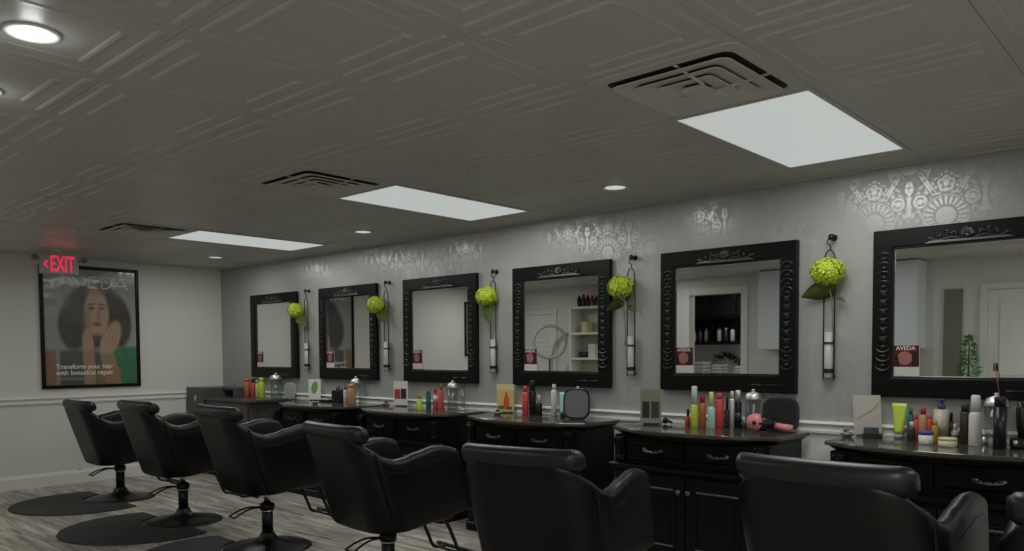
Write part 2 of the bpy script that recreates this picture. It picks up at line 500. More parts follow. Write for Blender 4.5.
def troffer(k, label, pos=None, power=None):
    xa, ya = pos or (X0 + T * (k - 1), Y0)
    t = thing('ceiling_light', label, 'ceiling light', (xa, ya, H), 0, 'lit rectangular ceiling panels')
    i = 0.023; w, l = T, 2 * T
    bm = new()
    for a, b, c, d in ((0, w, 0, i), (0, w, l - i, l), (0, i, i, l - i), (w - i, w, i, l - i)): box(bm, a + .001, b - .001, c + .001, d - .001, -0.006, 0.03)
    obj('frame', bm, CEILM, t, bevel=0.002)
    bm = new(); box(bm, i, w - i, i, l - i, -0.003, 0.004); obj('diffuser', bm, DIFF, t)
    a = lamp('panel_lamp', 'AREA', (xa + w / 2, ya + l / 2, H - 0.012), power or PANEL_W, shape='RECTANGLE', size=w - 2 * i, size_y=l - 2 * i, color=LAMPC)


troffer(-8, 'rectangular lit ceiling panel farthest away, nearest the poster wall')
troffer(-4, 'middle one of the three lit rectangular ceiling panels')
troffer(0, 'largest and nearest lit rectangular ceiling panel, at upper right')
# added panels out of view, put in to bring more light into the room
troffer(4, 'added lit ceiling panel, out of view beyond the right edge')

WALKY = Y0 - 5 * T  # row of added panels that light the walls, kept out of the mirrors
troffer(0, 'added light panel over the walkway, unseen behind the camera', (X0 + 2 * T, WALKY), 30.0)
troffer(0, 'added light panel over the far walkway, out of view', (X0 - 8 * T + 0.12, WALKY), 5.0)
SPOTS = [on_plane(32, 32, 2, H), on_plane(-22, 88, 2, H), on_plane(615, 187, 2, H), on_plane(363, 231.5, 2, H), on_plane(215.5, 257, 2, H)]
SPL = ['round lit downlight in the top left corner of the photo', 'round downlight cut by the left edge of the photo', 'round downlight between the two nearest ceiling panels',
       'round downlight between the middle and farthest ceiling panels', 'small round downlight closest to the corner of the room']
for i, (p, l) in enumerate(zip(SPOTS, SPL)):
    t = thing('recessed_light', l, 'ceiling light', (p.x, p.y, H), 0, 'round recessed downlights')
    bm = new(); lathe(bm, [(0.078, 0.0), (0.080, -0.004), (0.075, -0.008), (0.064, -0.006), (0.061, -0.002), (0.059, 0.02)], seg=32)
    obj('trim_ring', bm, WHITEP, t, smooth=True)
    bm = new(); lathe(bm, [(0, -0.004), (0.0615, -0.003), (0.0615, 0.004), (0, 0.006)], seg=32); obj('lens', bm, LENS, t)
    lamp('downlight_lamp', 'AREA', (p.x, p.y, H - 0.012), CAN_W, shape='DISK', size=0.13, color=LAMPC) if i < 4 else lamp('downlight_lamp', 'AREA', (p.x, p.y, H - 0.012), 5.0, shape='DISK', size=0.13, color=LAMPC)
    lamp('downlight_glow', 'POINT', (p.x, p.y, H - 0.045), GLOW_W * (0.8 if i < 2 else 0.02), shadow_soft_size=0.03, color=(0.98, 0.98, 1.0))

DARK = mat('dark_duct', (0.03, 0.03, 0.03, 1), 0.8)
VENTM = mat('vent_grey_paint', (0.62, 0.62, 0.59, 1), 0.45)
for k, l in ((0, 'four-way stepped ceiling air vent beside the nearest light panel'), (-4, 'four-way stepped ceiling air vent beside the middle light panel'), (-8, 'four-way stepped ceiling air vent beside the farthest light panel')):
    xa, ya = X0 + T * (k - 1), Y0 - T
    t = thing('ceiling_vent', l, 'air vent', (xa + T / 2, ya + T / 2, H), 0, 'stepped square ceiling vents')
    def sq(r, z): return [(-r, -r, z), (r, -r, z), (r, r, z), (-r, r, z)]
    def ringf(bm, lv):
        R = []
        for r, z in lv:
            c = r * 0.16; pts = []
            for sx, sy in ((-1, -1), (1, -1), (1, 1), (-1, 1)):
                cx, cy = sx * (r - c), sy * (r - c); a0 = math.atan2(sy, sx) - PI / 4
                for j in range(4): pts.append((cx + c * math.cos(a0 + PI / 6 * j), cy + c * math.sin(a0 + PI / 6 * j), z))
            R.append([bm.verts.new(p) for p in pts])
        n = len(R[0])
        for A, B in zip(R, R[1:]):
            for i in range(n): bm.faces.new((A[i], A[(i + 1) % n], B[(i + 1) % n], B[i]))
        return R
    bm = new(); ringf(bm, [(0.302, 0.0), (0.300, -0.004), (0.258, -0.007), (0.250, -0.001)]); obj('outer_flange', bm, CEILM, t)
    bm = new(); box(bm, -0.27, 0.27, -0.27, 0.27, -0.0015, 0.002); obj('duct_backing', bm, DARK, t)
    for r in (0.222, 0.158, 0.098):
        bm = new(); R = ringf(bm, [(r - 0.056, -0.002), (r + 0.016, -0.016), (r + 0.015, -0.019), (r - 0.058, -0.005), (r - 0.056, -0.002)]); obj('louver_ring', bm, VENTM, t)
    bm = new(); R = ringf(bm, [(0.040, -0.012), (0.045, -0.016), (0.045, -0.030), (0.02, -0.032)]); bm.faces.new(R[-1]); obj('center_plate', bm, VENTM, t)
    bm = new()
    for s in (-1, 1):
        for a in (0.23,): tube(bm, [(s * 0.26, 0.05, -0.003), (s * 0.05, 0.05, -0.02)], 0.006, 6); tube(bm, [(0.05, s * 0.26, -0.003), (0.05, s * 0.05, -0.02)], 0.006, 6)
    obj('bracket', bm, VENTM, t)

# ------------------------------------------------------------------ exit sign (hangs from the ceiling before the poster)
ES = 8.72
pa = on_plane(59, 264, 0, 0.62)
t = thing('exit_sign', 'lit red EXIT sign with emergency lamp heads hung before the poster', 'exit sign', (0.62, pa.y, H))
w, z0 = 0.165, -0.245
wx = 0.165
bm = new(); box(bm, -0.02, 0.02, -wx, wx, -0.235, -0.055); obj('sign_body', bm, mat('pale_sign_housing', (0.50, 0.49, 0.47, 1), 0.4), t, bevel=0.008)
bm = new(); lathe(bm, [(0.045, -0.012), (0.05, -0.006), (0.05, 0.0)], seg=20); lathe(bm, [(0.012, -0.06), (0.012, -0.01)], seg=10); obj('ceiling_mount', bm, WHITEPL, t)
RED = mat('lit_red_letters', (0.5, 0.01, 0.03, 1), 0.4, emit=(1.0, 0.035, 0.11, 1), estr=0.60)
M = Matrix.Translation((0.0215, 0.022, -0.145)) @ FACE_X @ Matrix.Diagonal((0.50, 1.0, 1.0, 1.0))
text_mesh('lettering', 'EXIT', 0.205, RED, t, M, 0.001, spacing=1.0, bold=0.005)
bm = new(); prism(bm, [(-wx + 0.025, -0.145), (-wx + 0.058, -0.105), (-wx + 0.064, -0.122), (-wx + 0.048, -0.145), (-wx + 0.064, -0.168), (-wx + 0.058, -0.185)], 0, 0.0205, 0.0225); obj('arrow', bm, RED, t)
for s in (-1, 1):
    bm = new(); lathe(bm, [(0.016, 0.0), (0.026, 0.02), (0.028, 0.04), (0.026, 0.045), (0, 0.04)], seg=16, M=Matrix.Translation((-0.01, s * (wx + 0.045), -0.09)) @ Matrix.Rotation(PI / 2, 4, 'Y'))
    tube(bm, [(0, s * (wx - 0.01), -0.1), (0, s * (wx + 0.03), -0.1)], 0.008)
    obj('lamp_head', bm, mat('grey_lamp_head', (0.20, 0.20, 0.19, 1), 0.4), t, smooth=True)
gl = lamp('sign_glow', 'AREA', (0.66, pa.y, H - 0.16), 0.05, shape='RECTANGLE', size=0.12, size_y=0.3, color=(1, 0.06, 0.10)); gl.rotation_euler = (0, -PI / 2, 0)

# ------------------------------------------------------------------ posters
def sstep(a, b, x):
    t = max(0, min(1, (x - a) / (b - a))); return t * t * (3 - 2 * t)


def poster_art(u, v):
    """u 0..1 left to right, v 0..1 bottom to top: a print of a woman with dark bobbed hair resting her chin on her hands"""
    C = [0.36, 0.36, 0.335]

    def over(c, k):
        for i in range(3): C[i] += (c[i] - C[i]) * k
    def E(cx, cy, rx, ry, soft=0.06, ang=0.0):
        dx, dy = u - cx, v - cy; ca, sa = math.cos(ang), math.sin(ang)
        x = (dx * ca + dy * sa) / rx; y = (-dx * sa + dy * ca) / ry
        return 1 - sstep(1 - soft * 3, 1 + soft * 3, math.hypot(x, y))
    over((0.22, 0.22, 0.205), sstep(0.6, 0.95, v) * 0.7)
    # shoulders and garment
    over((0.10, 0.11, 0.095), sstep(0.12, 0.17, u) * (1 - sstep(0.28, 0.33, v + 0.06 * abs(u - 0.3))))
    over((0.30, 0.17, 0.12), (1 - sstep(0.10, 0.14, u)) * (1 - sstep(0.28, 0.33, v)))
    # hair
    over((0.055, 0.046, 0.040), E(0.53, 0.61, 0.325, 0.30, 0.05))
    over((0.085, 0.078, 0.070), E(0.305, 0.52, 0.165, 0.22, 0.05))  # left lobe paler: glare on the poster painted into the print colour
    over((0.065, 0.052, 0.044), E(0.79, 0.55, 0.155, 0.23, 0.05, 0.12))
    # face
    over((0.50, 0.335, 0.255), E(0.555, 0.615, 0.135, 0.215, 0.05))
    over((0.25, 0.165, 0.13), E(0.555, 0.83, 0.12, 0.05, 0.2) * 0.6)
    over((0.11, 0.08, 0.07), E(0.500, 0.668, 0.034, 0.013, 0.12)); over((0.11, 0.08, 0.07), E(0.612, 0.668, 0.034, 0.013, 0.12))
    over((0.22, 0.14, 0.11), E(0.445, 0.56, 0.045, 0.14, 0.25) * 0.5); over((0.46, 0.31, 0.25), E(0.60, 0.60, 0.045, 0.07, 0.3) * 0.5)
    over((0.10, 0.07, 0.06), E(0.498, 0.702, 0.040, 0.006, 0.15, 0.12)); over((0.10, 0.07, 0.06), E(0.615, 0.702, 0.040, 0.006, 0.15, -0.12))
    over((0.30, 0.18, 0.14), E(0.575, 0.60, 0.018, 0.05, 0.3) * 0.8)
    over((0.31, 0.09, 0.08), E(0.560, 0.527, 0.050, 0.018, 0.2))
    over((0.12, 0.07, 0.06), E(0.555, 0.40, 0.13, 0.035, 0.3))
    # green garment right
    g = sstep(0.66, 0.72, u - max(0, v - 0.2) * 0.45) * (1 - sstep(0.315, 0.345, v))
    over((0.055, 0.20, 0.10), g)
    # hands cupping the chin, forearms
    over((0.50, 0.335, 0.255), E(0.455, 0.36, 0.060, 0.125, 0.08, 0.10))
    over((0.50, 0.335, 0.255), E(0.725, 0.415, 0.085, 0.150, 0.08, -0.42))
    over((0.50, 0.335, 0.255), E(0.66, 0.34, 0.075, 0.13, 0.08, -0.2))
    for q in (0.43, 0.47): over((0.24, 0.14, 0.10), E(q, 0.40, 0.004, 0.07, 0.4, 0.1) * 0.7)
    for q in (0.69, 0.735, 0.775): over((0.24, 0.14, 0.10), E(q, 0.43, 0.004, 0.08, 0.4, -0.42) * 0.7)
    over((0.39, 0.24, 0.17), (1 - sstep(0.055, 0.07, abs(u - 0.47 + v * 0.05))) * (1 - sstep(0.26, 0.32, v)))
    over((0.38, 0.235, 0.165), (1 - sstep(0.075, 0.09, abs(u - 0.735 + v * 0.28))) * (1 - sstep(0.24, 0.30, v)))
    over((0.34, 0.19, 0.10), (1 - sstep(0.12, 0.17, v)) * (1 - sstep(0.10, 0.16, abs(u - 0.68))) * 0.7)
    return C


def strokes(bm, segs, w, d0, d1, axis=0):
    for (a, b) in segs:
        a = Vector(a); b = Vector(b); t = (b - a).normalized(); n = Vector((-t.y, t.x)) * w / 2
        prism(bm, [tuple(a + n), tuple(a - n), tuple(b - n), tuple(b + n)], axis, d0, d1)


def poster(name, label, y0, y1, z0, z1, lettering=True):
    t = thing(name, label, 'poster', (0, y0, z0))
    W, Hh = y1 - y0, z1 - z0; fw = 0.034; d = 0.028
    bm = new()
    for a, b, c, e in ((0, fw, 0, Hh), (W - fw, W, 0, Hh), (fw, W - fw, 0, fw), (fw, W - fw, Hh - fw, Hh)): box(bm, 0.001, d, a, b, c, e)
    obj('frame', bm, BLACK, t, bevel=0.004)
    nu, nv = 110, 150
    bm = new(); lay = bm.loops.layers.float_color.new('print')
    P = [[bm.verts.new((0.012, fw + (W - 2 * fw) * i / nu, fw + (Hh - 2 * fw) * j / nv)) for i in range(nu + 1)] for j in range(nv + 1)]
    colr = {}
    for j in range(nv + 1):
        for i in range(nu + 1): colr[P[j][i]] = poster_art(i / nu, j / nv) + [1]
    for j in range(nv):
        for i in range(nu):
            f = bm.faces.new((P[j][i], P[j][i + 1], P[j + 1][i + 1], P[j + 1][i]))
            for l in f.loops: l[lay] = colr[l.vert]
    box(bm, 0.002, 0.0115, fw * 0.5, W - fw * 0.5, fw * 0.5, Hh - fw * 0.5)
    m = _M.get('poster_print')
    if not m:
        m = mat('poster_print', (0.5, 0.5, 0.5, 1), 0.22, spec=0.5, coat=0.6)
        nt = m.node_tree; a = nt.nodes.new('ShaderNodeVertexColor'); a.layer_name = 'print'
        nt.links.new(a.outputs['Color'], nt.nodes['Principled BSDF'].inputs['Base Color'])
        n = nt.nodes.new('ShaderNodeTexNoise'); n.inputs['Scale'].default_value = 3.2; bp = nt.nodes.new('ShaderNodeBump'); bp.inputs['Strength'].default_value = 0.5; bp.inputs['Distance'].default_value = 0.02
        tc = nt.nodes.new('ShaderNodeTexCoord'); nt.links.new(tc.outputs['Object'], n.inputs['Vector'])
        nt.links.new(n.outputs['Fac'], bp.inputs['Height']); nt.links.new(bp.outputs['Normal'], nt.nodes['Principled BSDF'].inputs['Normal']); nt.links.new(bp.outputs['Normal'], nt.nodes['Principled BSDF'].inputs['Coat Normal'])
        m.node_tree.nodes['Principled BSDF'].inputs['Coat Roughness'].default_value = 0.08
    obj('print_sheet', bm, m, t)
    if lettering:
        ink = mat('pale_ink', (0.85, 0.85, 0.82, 1), 0.4)
        bm = new(); zb, zt = Hh * 0.825, Hh * 0.915; wi = W - 2 * fw
        def ch(f0, f1, segs):
            xa, xw = fw + f0 * wi, (f1 - f0) * wi
            strokes(bm, [((xa + a * xw, zb + b * (zt - zb)), (xa + c * xw, zb + e * (zt - zb))) for a, b, c, e in segs], 0.010, 0.0125, 0.0135)
        A = [(0, 0, .5, 1), (.5, 1, 1, 0), (.22, .3, .78, .3)]
        ch(.13, .30, A); ch(.28, .43, [(0, 1, .5, 0), (.5, 0, 1, 1)]); ch(.47, .58, [(0.05, 0, .9, 0), (0.05, 1, .9, 1), (0.05, .5, .8, .5), (0.05, 0, 0.05, 1)])
        ch(.62, .73, [(0, 0, 0, 1), (0, 1, .5, 1), (.5, 1, .95, .72), (.95, .72, .95, .28), (.95, .28, .5, 0), (.5, 0, 0, 0)]); ch(.75, .91, A)
        obj('lettering', bm, ink, t)
        text_mesh('caption', 'Transform your hair', 0.066, ink, t, Matrix.Translation((0.0128, W * 0.135, Hh * 0.175)) @ FACE_X, 0.0004, 'LEFT', bold=0.001)
        text_mesh('caption', 'with botanical repair', 0.066, ink, t, Matrix.Translation((0.0128, W * 0.135, Hh * 0.125)) @ FACE_X, 0.0004, 'LEFT', bold=0.001)
        bm = new()
        for k, l in ((0.082, 0.33), (0.066, 0.28)): box(bm, 0.0125, 0.0130, W * 0.14, W * (0.14 + l), Hh * k, Hh * k + 0.006)
        obj('fine_print', bm, mat('grey_ink', (0.35, 0.34, 0.32, 1), 0.4), t)
    return t


poster('framed_poster', 'large black framed salon poster of a dark-haired woman, behind the EXIT sign', -1.908, -0.950, 0.975, 2.221)
# second black frame further along the back wall, seen in a mirror
t = thing('framed_picture', 'narrow black picture frame reflected in the third mirror', 'picture', (0, -4.75, 1.265))
bm = new()
for a, b, c, e in ((0, 0.03, 0, 0.835), (0.73, 0.76, 0, 0.835), (0.03, 0.73, 0, 0.03), (0.03, 0.73, 0.805, 0.835)): box(bm, 0.001, 0.028, a, b, c, e)
obj('frame', bm, BLACK, t, bevel=0.003)
bm = new(); box(bm, 0.002, 0.012, 0.02, 0.74, 0.02, 0.815); obj('mount', bm, mat('grey_mount', (0.40, 0.39, 0.37, 1), 0.4, noise=0.1, nscale=6), t)

# outlet on back wall
p = on_plane(79, 467, 0, 0.0)
t = thing('wall_outlet', 'white electrical outlet low on the wall under the poster', 'outlet', (0.0, p.y, 0.165))
bm = new(); box(bm, 0, 0.006, -0.036, 0.036, -0.058, 0.058); obj('cover_plate', bm, WHITEP, t, bevel=0.002)
bm = new()
for z in (-0.024, 0.024): box(bm, 0.006, 0.009, -0.016, 0.016, z - 0.015, z + 0.015)
obj('socket', bm, WHITEPL, t, bevel=0.002)

# ------------------------------------------------------------------ mirrors
MX = [0.71 + 1.3155 * i for i in range(6)]       # left edges
MX = [0.712, 2.026, 3.322, 4.628, 5.945, 7.277]
MW = 0.915; MZ0, MZ1 = 1.062, 1.956; MH = MZ1 - MZ0
MC = [x + MW / 2 for x in MX]


def frame_ring(bm, x0, x1, z0, z1, fs, ft, fb, yb, yf):
    O = [(x0, z0), (x1, z0), (x1, z1), (x0, z1)]; I = [(x0 + fs, z0 + fb), (x1 - fs, z0 + fb), (x1 - fs, z1 - ft), (x0 + fs, z1 - ft)]
    V = [[bm.verts.new((x, y, z)) for x, z in L] for L, y in ((O, yb), (O, yf), (I, yf), (I, yb))]
    for a, b in ((0, 1), (1, 2), (2, 3), (3, 0)):
        for i in range(4): bm.faces.new((V[a][i], V[a][(i + 1) % 4], V[b][(i + 1) % 4], V[b][i]))


def arc_pts(cx, cz, r, a0, a1, n, y): return [(cx + r * math.cos(a0 + (a1 - a0) * i / n), y, cz + r * math.sin(a0 + (a1 - a0) * i / n)) for i in range(n + 1)]


def make_mirror(label):
    t = thing('wall_mirror', label, 'mirror', (0, 0, 0), 0, 'carved black mirrors above the stations')
    fs, ft, fb = 0.101, 0.096, 0.103; d = 0.038
    bm = new()
    frame_ring(bm, 0, MW, 0, MH, fs, ft, fb, -0.001, -d)
    fr = obj('frame', bm, BLACK, t, bevel=0.006)
    bm = new(); box(bm, fs - 0.005, MW - fs + 0.005, -0.020, -0.012, fb - 0.005, MH - ft + 0.005); obj('glass', bm, MIRR, t)
    bm = new(); frame_ring(bm, fs - 0.004, MW - fs + 0.004, fb - 0.004, MH - ft + 0.004, 0.014, 0.014, 0.014, -0.014, -0.030)
    obj('inner_bead', bm, BLACKM, t, bevel=0.004)
    for s in (0, 1):
        cx = fs * 0.5 + 0.008 if s == 0 else MW - fs * 0.5 - 0.008
        bm = new(); y = -d - 0.001
        z = fb + 0.03; zt = MH - ft - 0.02; mid = (z + zt) / 2
        n = 13
        for i in range(n):
            zz = z + (zt - z) * (i + 0.5) / n
            up = zz > mid
            if 3 <= i <= 8:      # rosettes and beads up the middle
                ell(bm, (cx, y, zz), 0.014, 0.008, 0.020, 10, 6)
                for sx in (-1, 1):
                    tube(bm, arc_pts(cx + sx * 0.024, zz, 0.018, PI / 2, PI / 2 + sx * PI * 0.9, 6, y), [0.002, 0.005, 0.007, 0.007, 0.006, 0.004, 0.002], 6)
            else:                # overlapping crescents towards both ends
                a0, a1 = (0.12 * PI, 0.88 * PI) if up else (-0.12 * PI, -0.88 * PI)
                tube(bm, arc_pts(cx, zz - (0.02 if up else -0.02), 0.038, a0, a1, 10, y), [0.002, 0.004, 0.006, 0.0075, 0.0085, 0.009, 0.0085, 0.0075, 0.006, 0.004, 0.002], 6)
                ell(bm, (cx, y, zz - (0.012 if up else -0.012)), 0.016, 0.007, 0.009, 10, 6)
        obj('carved_strip', bm, mat('worn_black_carving', (0.022, 0.022, 0.021, 1), 0.28, metal=0.3, spec=0.6), t, smooth=True)
    # carved crest: shell with acanthus scrolls on a ledge
    bm = new(); cx, zc, y = MW / 2, MH - ft + 0.030, -d - 0.002
    for i in range(9):
        a = PI * (0.10 + 0.80 * i / 8); L = 0.046 * (0.75 + 0.25 * math.sin(a))
        ell(bm, (cx + 0.6 * L * math.cos(a), y, zc + 0.6 * L * math.sin(a)), 0.008, 0.007, L * 0.5, 8, 6, Matrix.Rotation(a - PI / 2, 4, 'Y').inverted())
    ell(bm, (cx, y - 0.004, zc), 0.016, 0.010, 0.013)
    for s in (-1, 1):
        for k, (dx, dz, r) in enumerate(((0.055, 0.012, 0.018), (0.095, 0.020, 0.016), (0.135, 0.010, 0.015), (0.170, 0.004, 0.011))):
            pts = [(cx + s * (dx + (r * (1 - 0.13 * i)) * math.cos(0.6 * i + k)), y, zc + dz + (r * (1 - 0.13 * i)) * math.sin(0.6 * i + k)) for i in range(8)]
            tube(bm, pts, [0.006, 0.006, 0.0055, 0.005, 0.0045, 0.004, 0.003, 0.002], 6)
            ell(bm, (cx + s * dx, y, zc + dz), 0.007, 0.007, 0.007, 8, 6)
        tube(bm, smooth_curve([(cx + s * 0.03, y, zc - 0.012), (cx + s * 0.08, y, zc - 0.002), (cx + s * 0.13, y, zc - 0.014), (cx + s * 0.19, y, zc + 0.006)], 4), 0.006, 6)
        for i in range(6):
            ell(bm, (cx + s * (0.05 + 0.024 * i), y, zc - 0.004 + 0.020 * math.sin(i * 1.3)), 0.012, 0.006, 0.005, 8, 6, Matrix.Rotation(s * 0.7 * (-1) ** i, 4, 'Y'))
    cr = obj('crest', bm, CREST, t, smooth=True)
    bm = new(); prism(bm, [(cx - 0.205, zc - 0.028), (cx + 0.205, zc - 0.028), (cx + 0.175, zc - 0.014), (cx - 0.175, zc - 0.014)], 1, y - 0.008, y + 0.004); obj('crest_ledge', bm, SILV, t, bevel=0.003)
    bm = new()
    for s in (-1, 1): ell(bm, (MW - 0.19 + 0.05 * s, -d - 0.001, 0.045), 0.05, 0.005, 0.006, 10, 6)
    obj('corner_carving', bm, BLACKM, t, smooth=True)
    return t


base = make_mirror('black carved mirror ' + ORD[1] + ', leftmost of the six')
CARDRED = mat('dark_red_card', (0.10, 0.012, 0.014, 1), 0.35); CARDDK = mat('near_black_print', (0.02, 0.012, 0.012, 1), 0.35); CARDSKIN = mat('rose_print', (0.34, 0.14, 0.12, 1), 0.4); CARDW = mat('card_white', (0.60, 0.57, 0.55, 1), 0.4)


def make_card():
    t = thing('promo_card', '', 'card', (0, 0, 0), 0, 'salon cards in the mirror corners')
    bm = new(); box(bm, 0, 0.135, -0.0225, -0.0205, 0, 0.178); obj('card_sheet', bm, CARDW, t)
    bm = new(); box(bm, 0.0, 0.133, -0.0232, -0.0226, 0.062, 0.176); obj('picture', bm, CARDRED, t)
    bm = new(); ell(bm, (0.062, -0.0236, 0.108), 0.038, 0.0008, 0.036, 16, 8); obj('portrait', bm, CARDSKIN, t)
    for a, b, c, e in ((0.098, 0.125, 0.064, 0.14), (0.012, 0.035, 0.066, 0.12)):
        bm = new(); box(bm, a, b, -0.0240, -0.0234, c, e); obj('dark_block', bm, CARDDK, t)
    text_mesh('lettering', 'AVEDA', 0.030, mat('pale_ink', (0.85, 0.85, 0.82, 1), 0.4), t, Matrix.Translation((0.066, -0.0236, 0.160)) @ FACE_NY, 0.0003)
    return t


card0 = make_card()
for i in range(6):
    o = base if i == 0 else copy_tree(base)
    o.location = (MX[i], 0, MZ0)
    o['label'] = ['black carved mirror nearest the poster wall, leftmost of the six', 'second black carved mirror from the left, reflecting the poster', 'third black carved mirror from the left, reflecting a bare pale wall',
                  'fourth black carved mirror from the left, reflecting a ring light and shelf', 'fifth black carved mirror, reflecting a doorway with black shelves', 'largest nearest black carved mirror at right, reflecting a small green tree'][i]
    c = card0 if i == 0 else copy_tree(card0)
    c.location = (MX[i] + 0.103, 0, MZ0 + 0.100)
    c['label'] = 'dark red and white card in a corner of ' + ['the leftmost mirror', 'the second mirror from left', 'the third mirror from left', 'the fourth mirror from left', 'the fifth mirror from left', 'the nearest mirror'][i]

# ------------------------------------------------------------------ wall vases with hydrangeas
LIME = mat('lime_petals', (0.50, 0.60, 0.045, 1), 0.55, noise=0.25, nscale=60)
LEAF = mat('green_leaf', (0.15, 0.21, 0.045, 1), 0.45, noise=0.25, nscale=30)
TUBEW = mat('frosted_tube', (0.42, 0.43, 0.42, 1), 0.3)


def make_vase():
    t = thing('wall_vase', '', 'wall vase', (0, 0, 0), 0, 'wire wall vases between the mirrors')
    bm = new()
    lathe(bm, [(0.018, 0), (0.018, 0.006), (0.008, 0.010), (0.007, 0.035), (0.016, 0.042), (0.018, 0.052), (0.010, 0.060), (0, 0.061)], seg=14, M=Matrix.Translation((0.012, 0, 0.80)) @ Matrix.Rotation(PI / 2, 4, 'X'))
    tube(bm, smooth_curve([(0.012, -0.045, 0.795), (-0.012, -0.04, 0.785), (-0.014, -0.035, 0.765), (0.004, -0.035, 0.755), (0.004, -0.035, 0.735)], 4), 0.0035, 6)
    obj('hook', bm, BMETAL, t, smooth=True)
    w = 0.030
    pts = [(-w, -0.035, 0.0), (-w, -0.035, 0.60)] + [(-w * math.cos(a), -0.035, 0.66 + 0.07 * math.sin(a)) for a in [PI * i / 10 for i in range(11)]] + [(w, -0.035, 0.60), (w, -0.035, 0.0)]
    bm = new(); tube(bm, pts, 0.0040, 6, closed=True); tube(bm, [(-w, -0.035, 0.02), (-w, -0.004, 0.02)], 0.003, 6); tube(bm, [(w, -0.035, 0.02), (w, -0.004, 0.02)], 0.003, 6)
    obj('wire_frame', bm, BMETAL, t, smooth=True)
    for z, h in ((0.205, 0.008), (0.040, 0.022)):
        bm = new(); lathe(bm, [(0.0295, 0), (0.031, 0), (0.031, h), (0.0295, h), (0.0295, 0)], (0, -0.035, z), 20); obj('band', bm, BMETAL, t)
    bm = new(); lathe(bm, [(0, 0.006), (0.020, 0.008), (0.0235, 0.02), (0.0235, 0.27), (0.0225, 0.27), (0.0225, 0.02), (0, 0.012)], (0, -0.035, 0), 20); obj('tube_vase', bm, TUBEW, t, smooth=True)
    return t


def make_flower(seed):
    R = random.Random(seed)
    t = thing('hydrangea', '', 'flower', (0, 0, 0), 0, 'lime green hydrangeas in the wall vases')
    c = Vector((-0.015, -0.075, 0.605)); bm = new()
    ell(bm, c, 0.070, 0.058, 0.055, 16, 10)
    n = 130
    for i in range(n):
        z = 1 - 2 * (i + 0.5) / n; r = math.sqrt(1 - z * z); a = i * 2.39996 + R.uniform(-.2, .2)
        d = Vector((r * math.cos(a), r * math.sin(a), z)); k = R.uniform(0.92, 1.1)
        p = c + Vector((d.x * 0.084 * k, d.y * 0.070 * k, d.z * 0.068 * k))
        M0 = d.to_track_quat('Z', 'Y').to_matrix().to_4x4()
        sp = R.uniform(0, PI)
        for q in range(4):
            b = sp + q * PI / 2; s = R.uniform(0.015, 0.021)
            loc = [(0, 0, 0), (s * .8, -s * .55, .004), (s * 1.35, 0, .001 + R.uniform(-.002, .006)), (s * .8, s * .55, .004)]
            vs = [bm.verts.new(p + (M0 @ (Matrix.Rotation(b, 4, 'Z') @ Vector(v)))) for v in loc]
            bm.faces.new(vs)
    obj('bloom', bm, LIME, t)
    bm = new(); tube(bm, smooth_curve([(0.0, -0.037, 0.21), (0.003, -0.042, 0.36), (-0.006, -0.06, 0.50), (-0.012, -0.072, 0.57)], 5), 0.004, 8); obj('stem', bm, LEAF, t, smooth=True)
    return t


def leaf_mesh(p0, dirv, L, W, droop, twist=0.0):
    bm = new(); d = Vector(dirv).normalized(); side = Vector((0, 0, 1)).cross(d); side = side.normalized() if side.length > .1 else Vector((0, 1, 0))
    side = (side * math.cos(twist) + d.cross(side) * math.sin(twist)); up = d.cross(side)
    n = 10; rows = []
    for i in range(n + 1):
        t = i / n; w = W * math.sin(PI * min(1, t ** 0.75)) ** 0.8 if 0 < t < 1 else 0.002
        c = Vector(p0) + d * (L * t) + Vector((0, 0, -droop * t * t))
        rows.append([bm.verts.new(c + side * (w * s) + up * (abs(s) * w * 0.25)) for s in (-1, -0.5, 0, 0.5, 1)])
    for a, b in zip(rows, rows[1:]):
        for k in range(4): bm.faces.new((a[k], a[k + 1], b[k + 1], b[k]))
    r = bmesh.ops.solidify(bm, geom=bm.faces[:], thickness=0.0012)
    return bm


VX = [on_plane(px, py, 1, -0.035) for px, py in ((306, 305), (386, 300), (493, 300), (631, 320), (829, 320))]
PLACE = ['between the first and second mirrors from the left', 'between the second and third mirrors from the left', 'between the third and fourth mirrors from the left', 'between the fourth and fifth mirrors from the left', 'between the fifth mirror and the nearest mirror']
vase0 = make_vase()
for i, p in enumerate(VX):
    v = vase0 if i == 0 else copy_tree(vase0)
    v.location = (p.x, 0, 1.148); v['label'] = 'black wire wall vase ' + PLACE[i]
    f = make_flower(i); f.location = (p.x, 0, 1.148)
    f['label'] = 'lime green hydrangea ' + PLACE[i]
    f.location.x += (-0.115, -0.085, -0.02, -0.045, 0.02)[i]
    if i in (0, 1): bl = [((0.02, -0.07, 0.55), (0.8, 0.1, -0.55), 0.15, 0.055, 0.03, 0.9)]
    elif i == 2: bl = [((-0.01, -0.07, 0.55), (0.25, -0.1, -0.9), 0.15, 0.06, 0.01, 1.2)]
    elif i == 3: bl = [((0.01, -0.06, 0.50), (-0.95, -0.1, -0.15), 0.15, 0.042, 0.03, 0.9), ((0.02, -0.06, 0.50), (0.6, -0.1, 0.5), 0.07, 0.03, 0.0, 1.2), ((0.02, -0.05, 0.47), (0.8, 0.1, -0.2), 0.08, 0.025, 0.02, 0.8)]
    else: bl = [((0.03, -0.06, 0.505), (-1.0, -0.15, 0.0), 0.19, 0.062, 0.035, 1.0), ((0.02, -0.05, 0.46), (0.7, 0, -0.2), 0.06, 0.015, 0.01, 0.8)]
    for b in bl: obj('leaf', leaf_mesh(*b), LEAF, f, smooth=True)

# ------------------------------------------------------------------ styling stations
TOPZ = 0.845


def bow(x, hw, ye, ym): return ym + (ye - ym) * abs(x / hw) ** 2.2


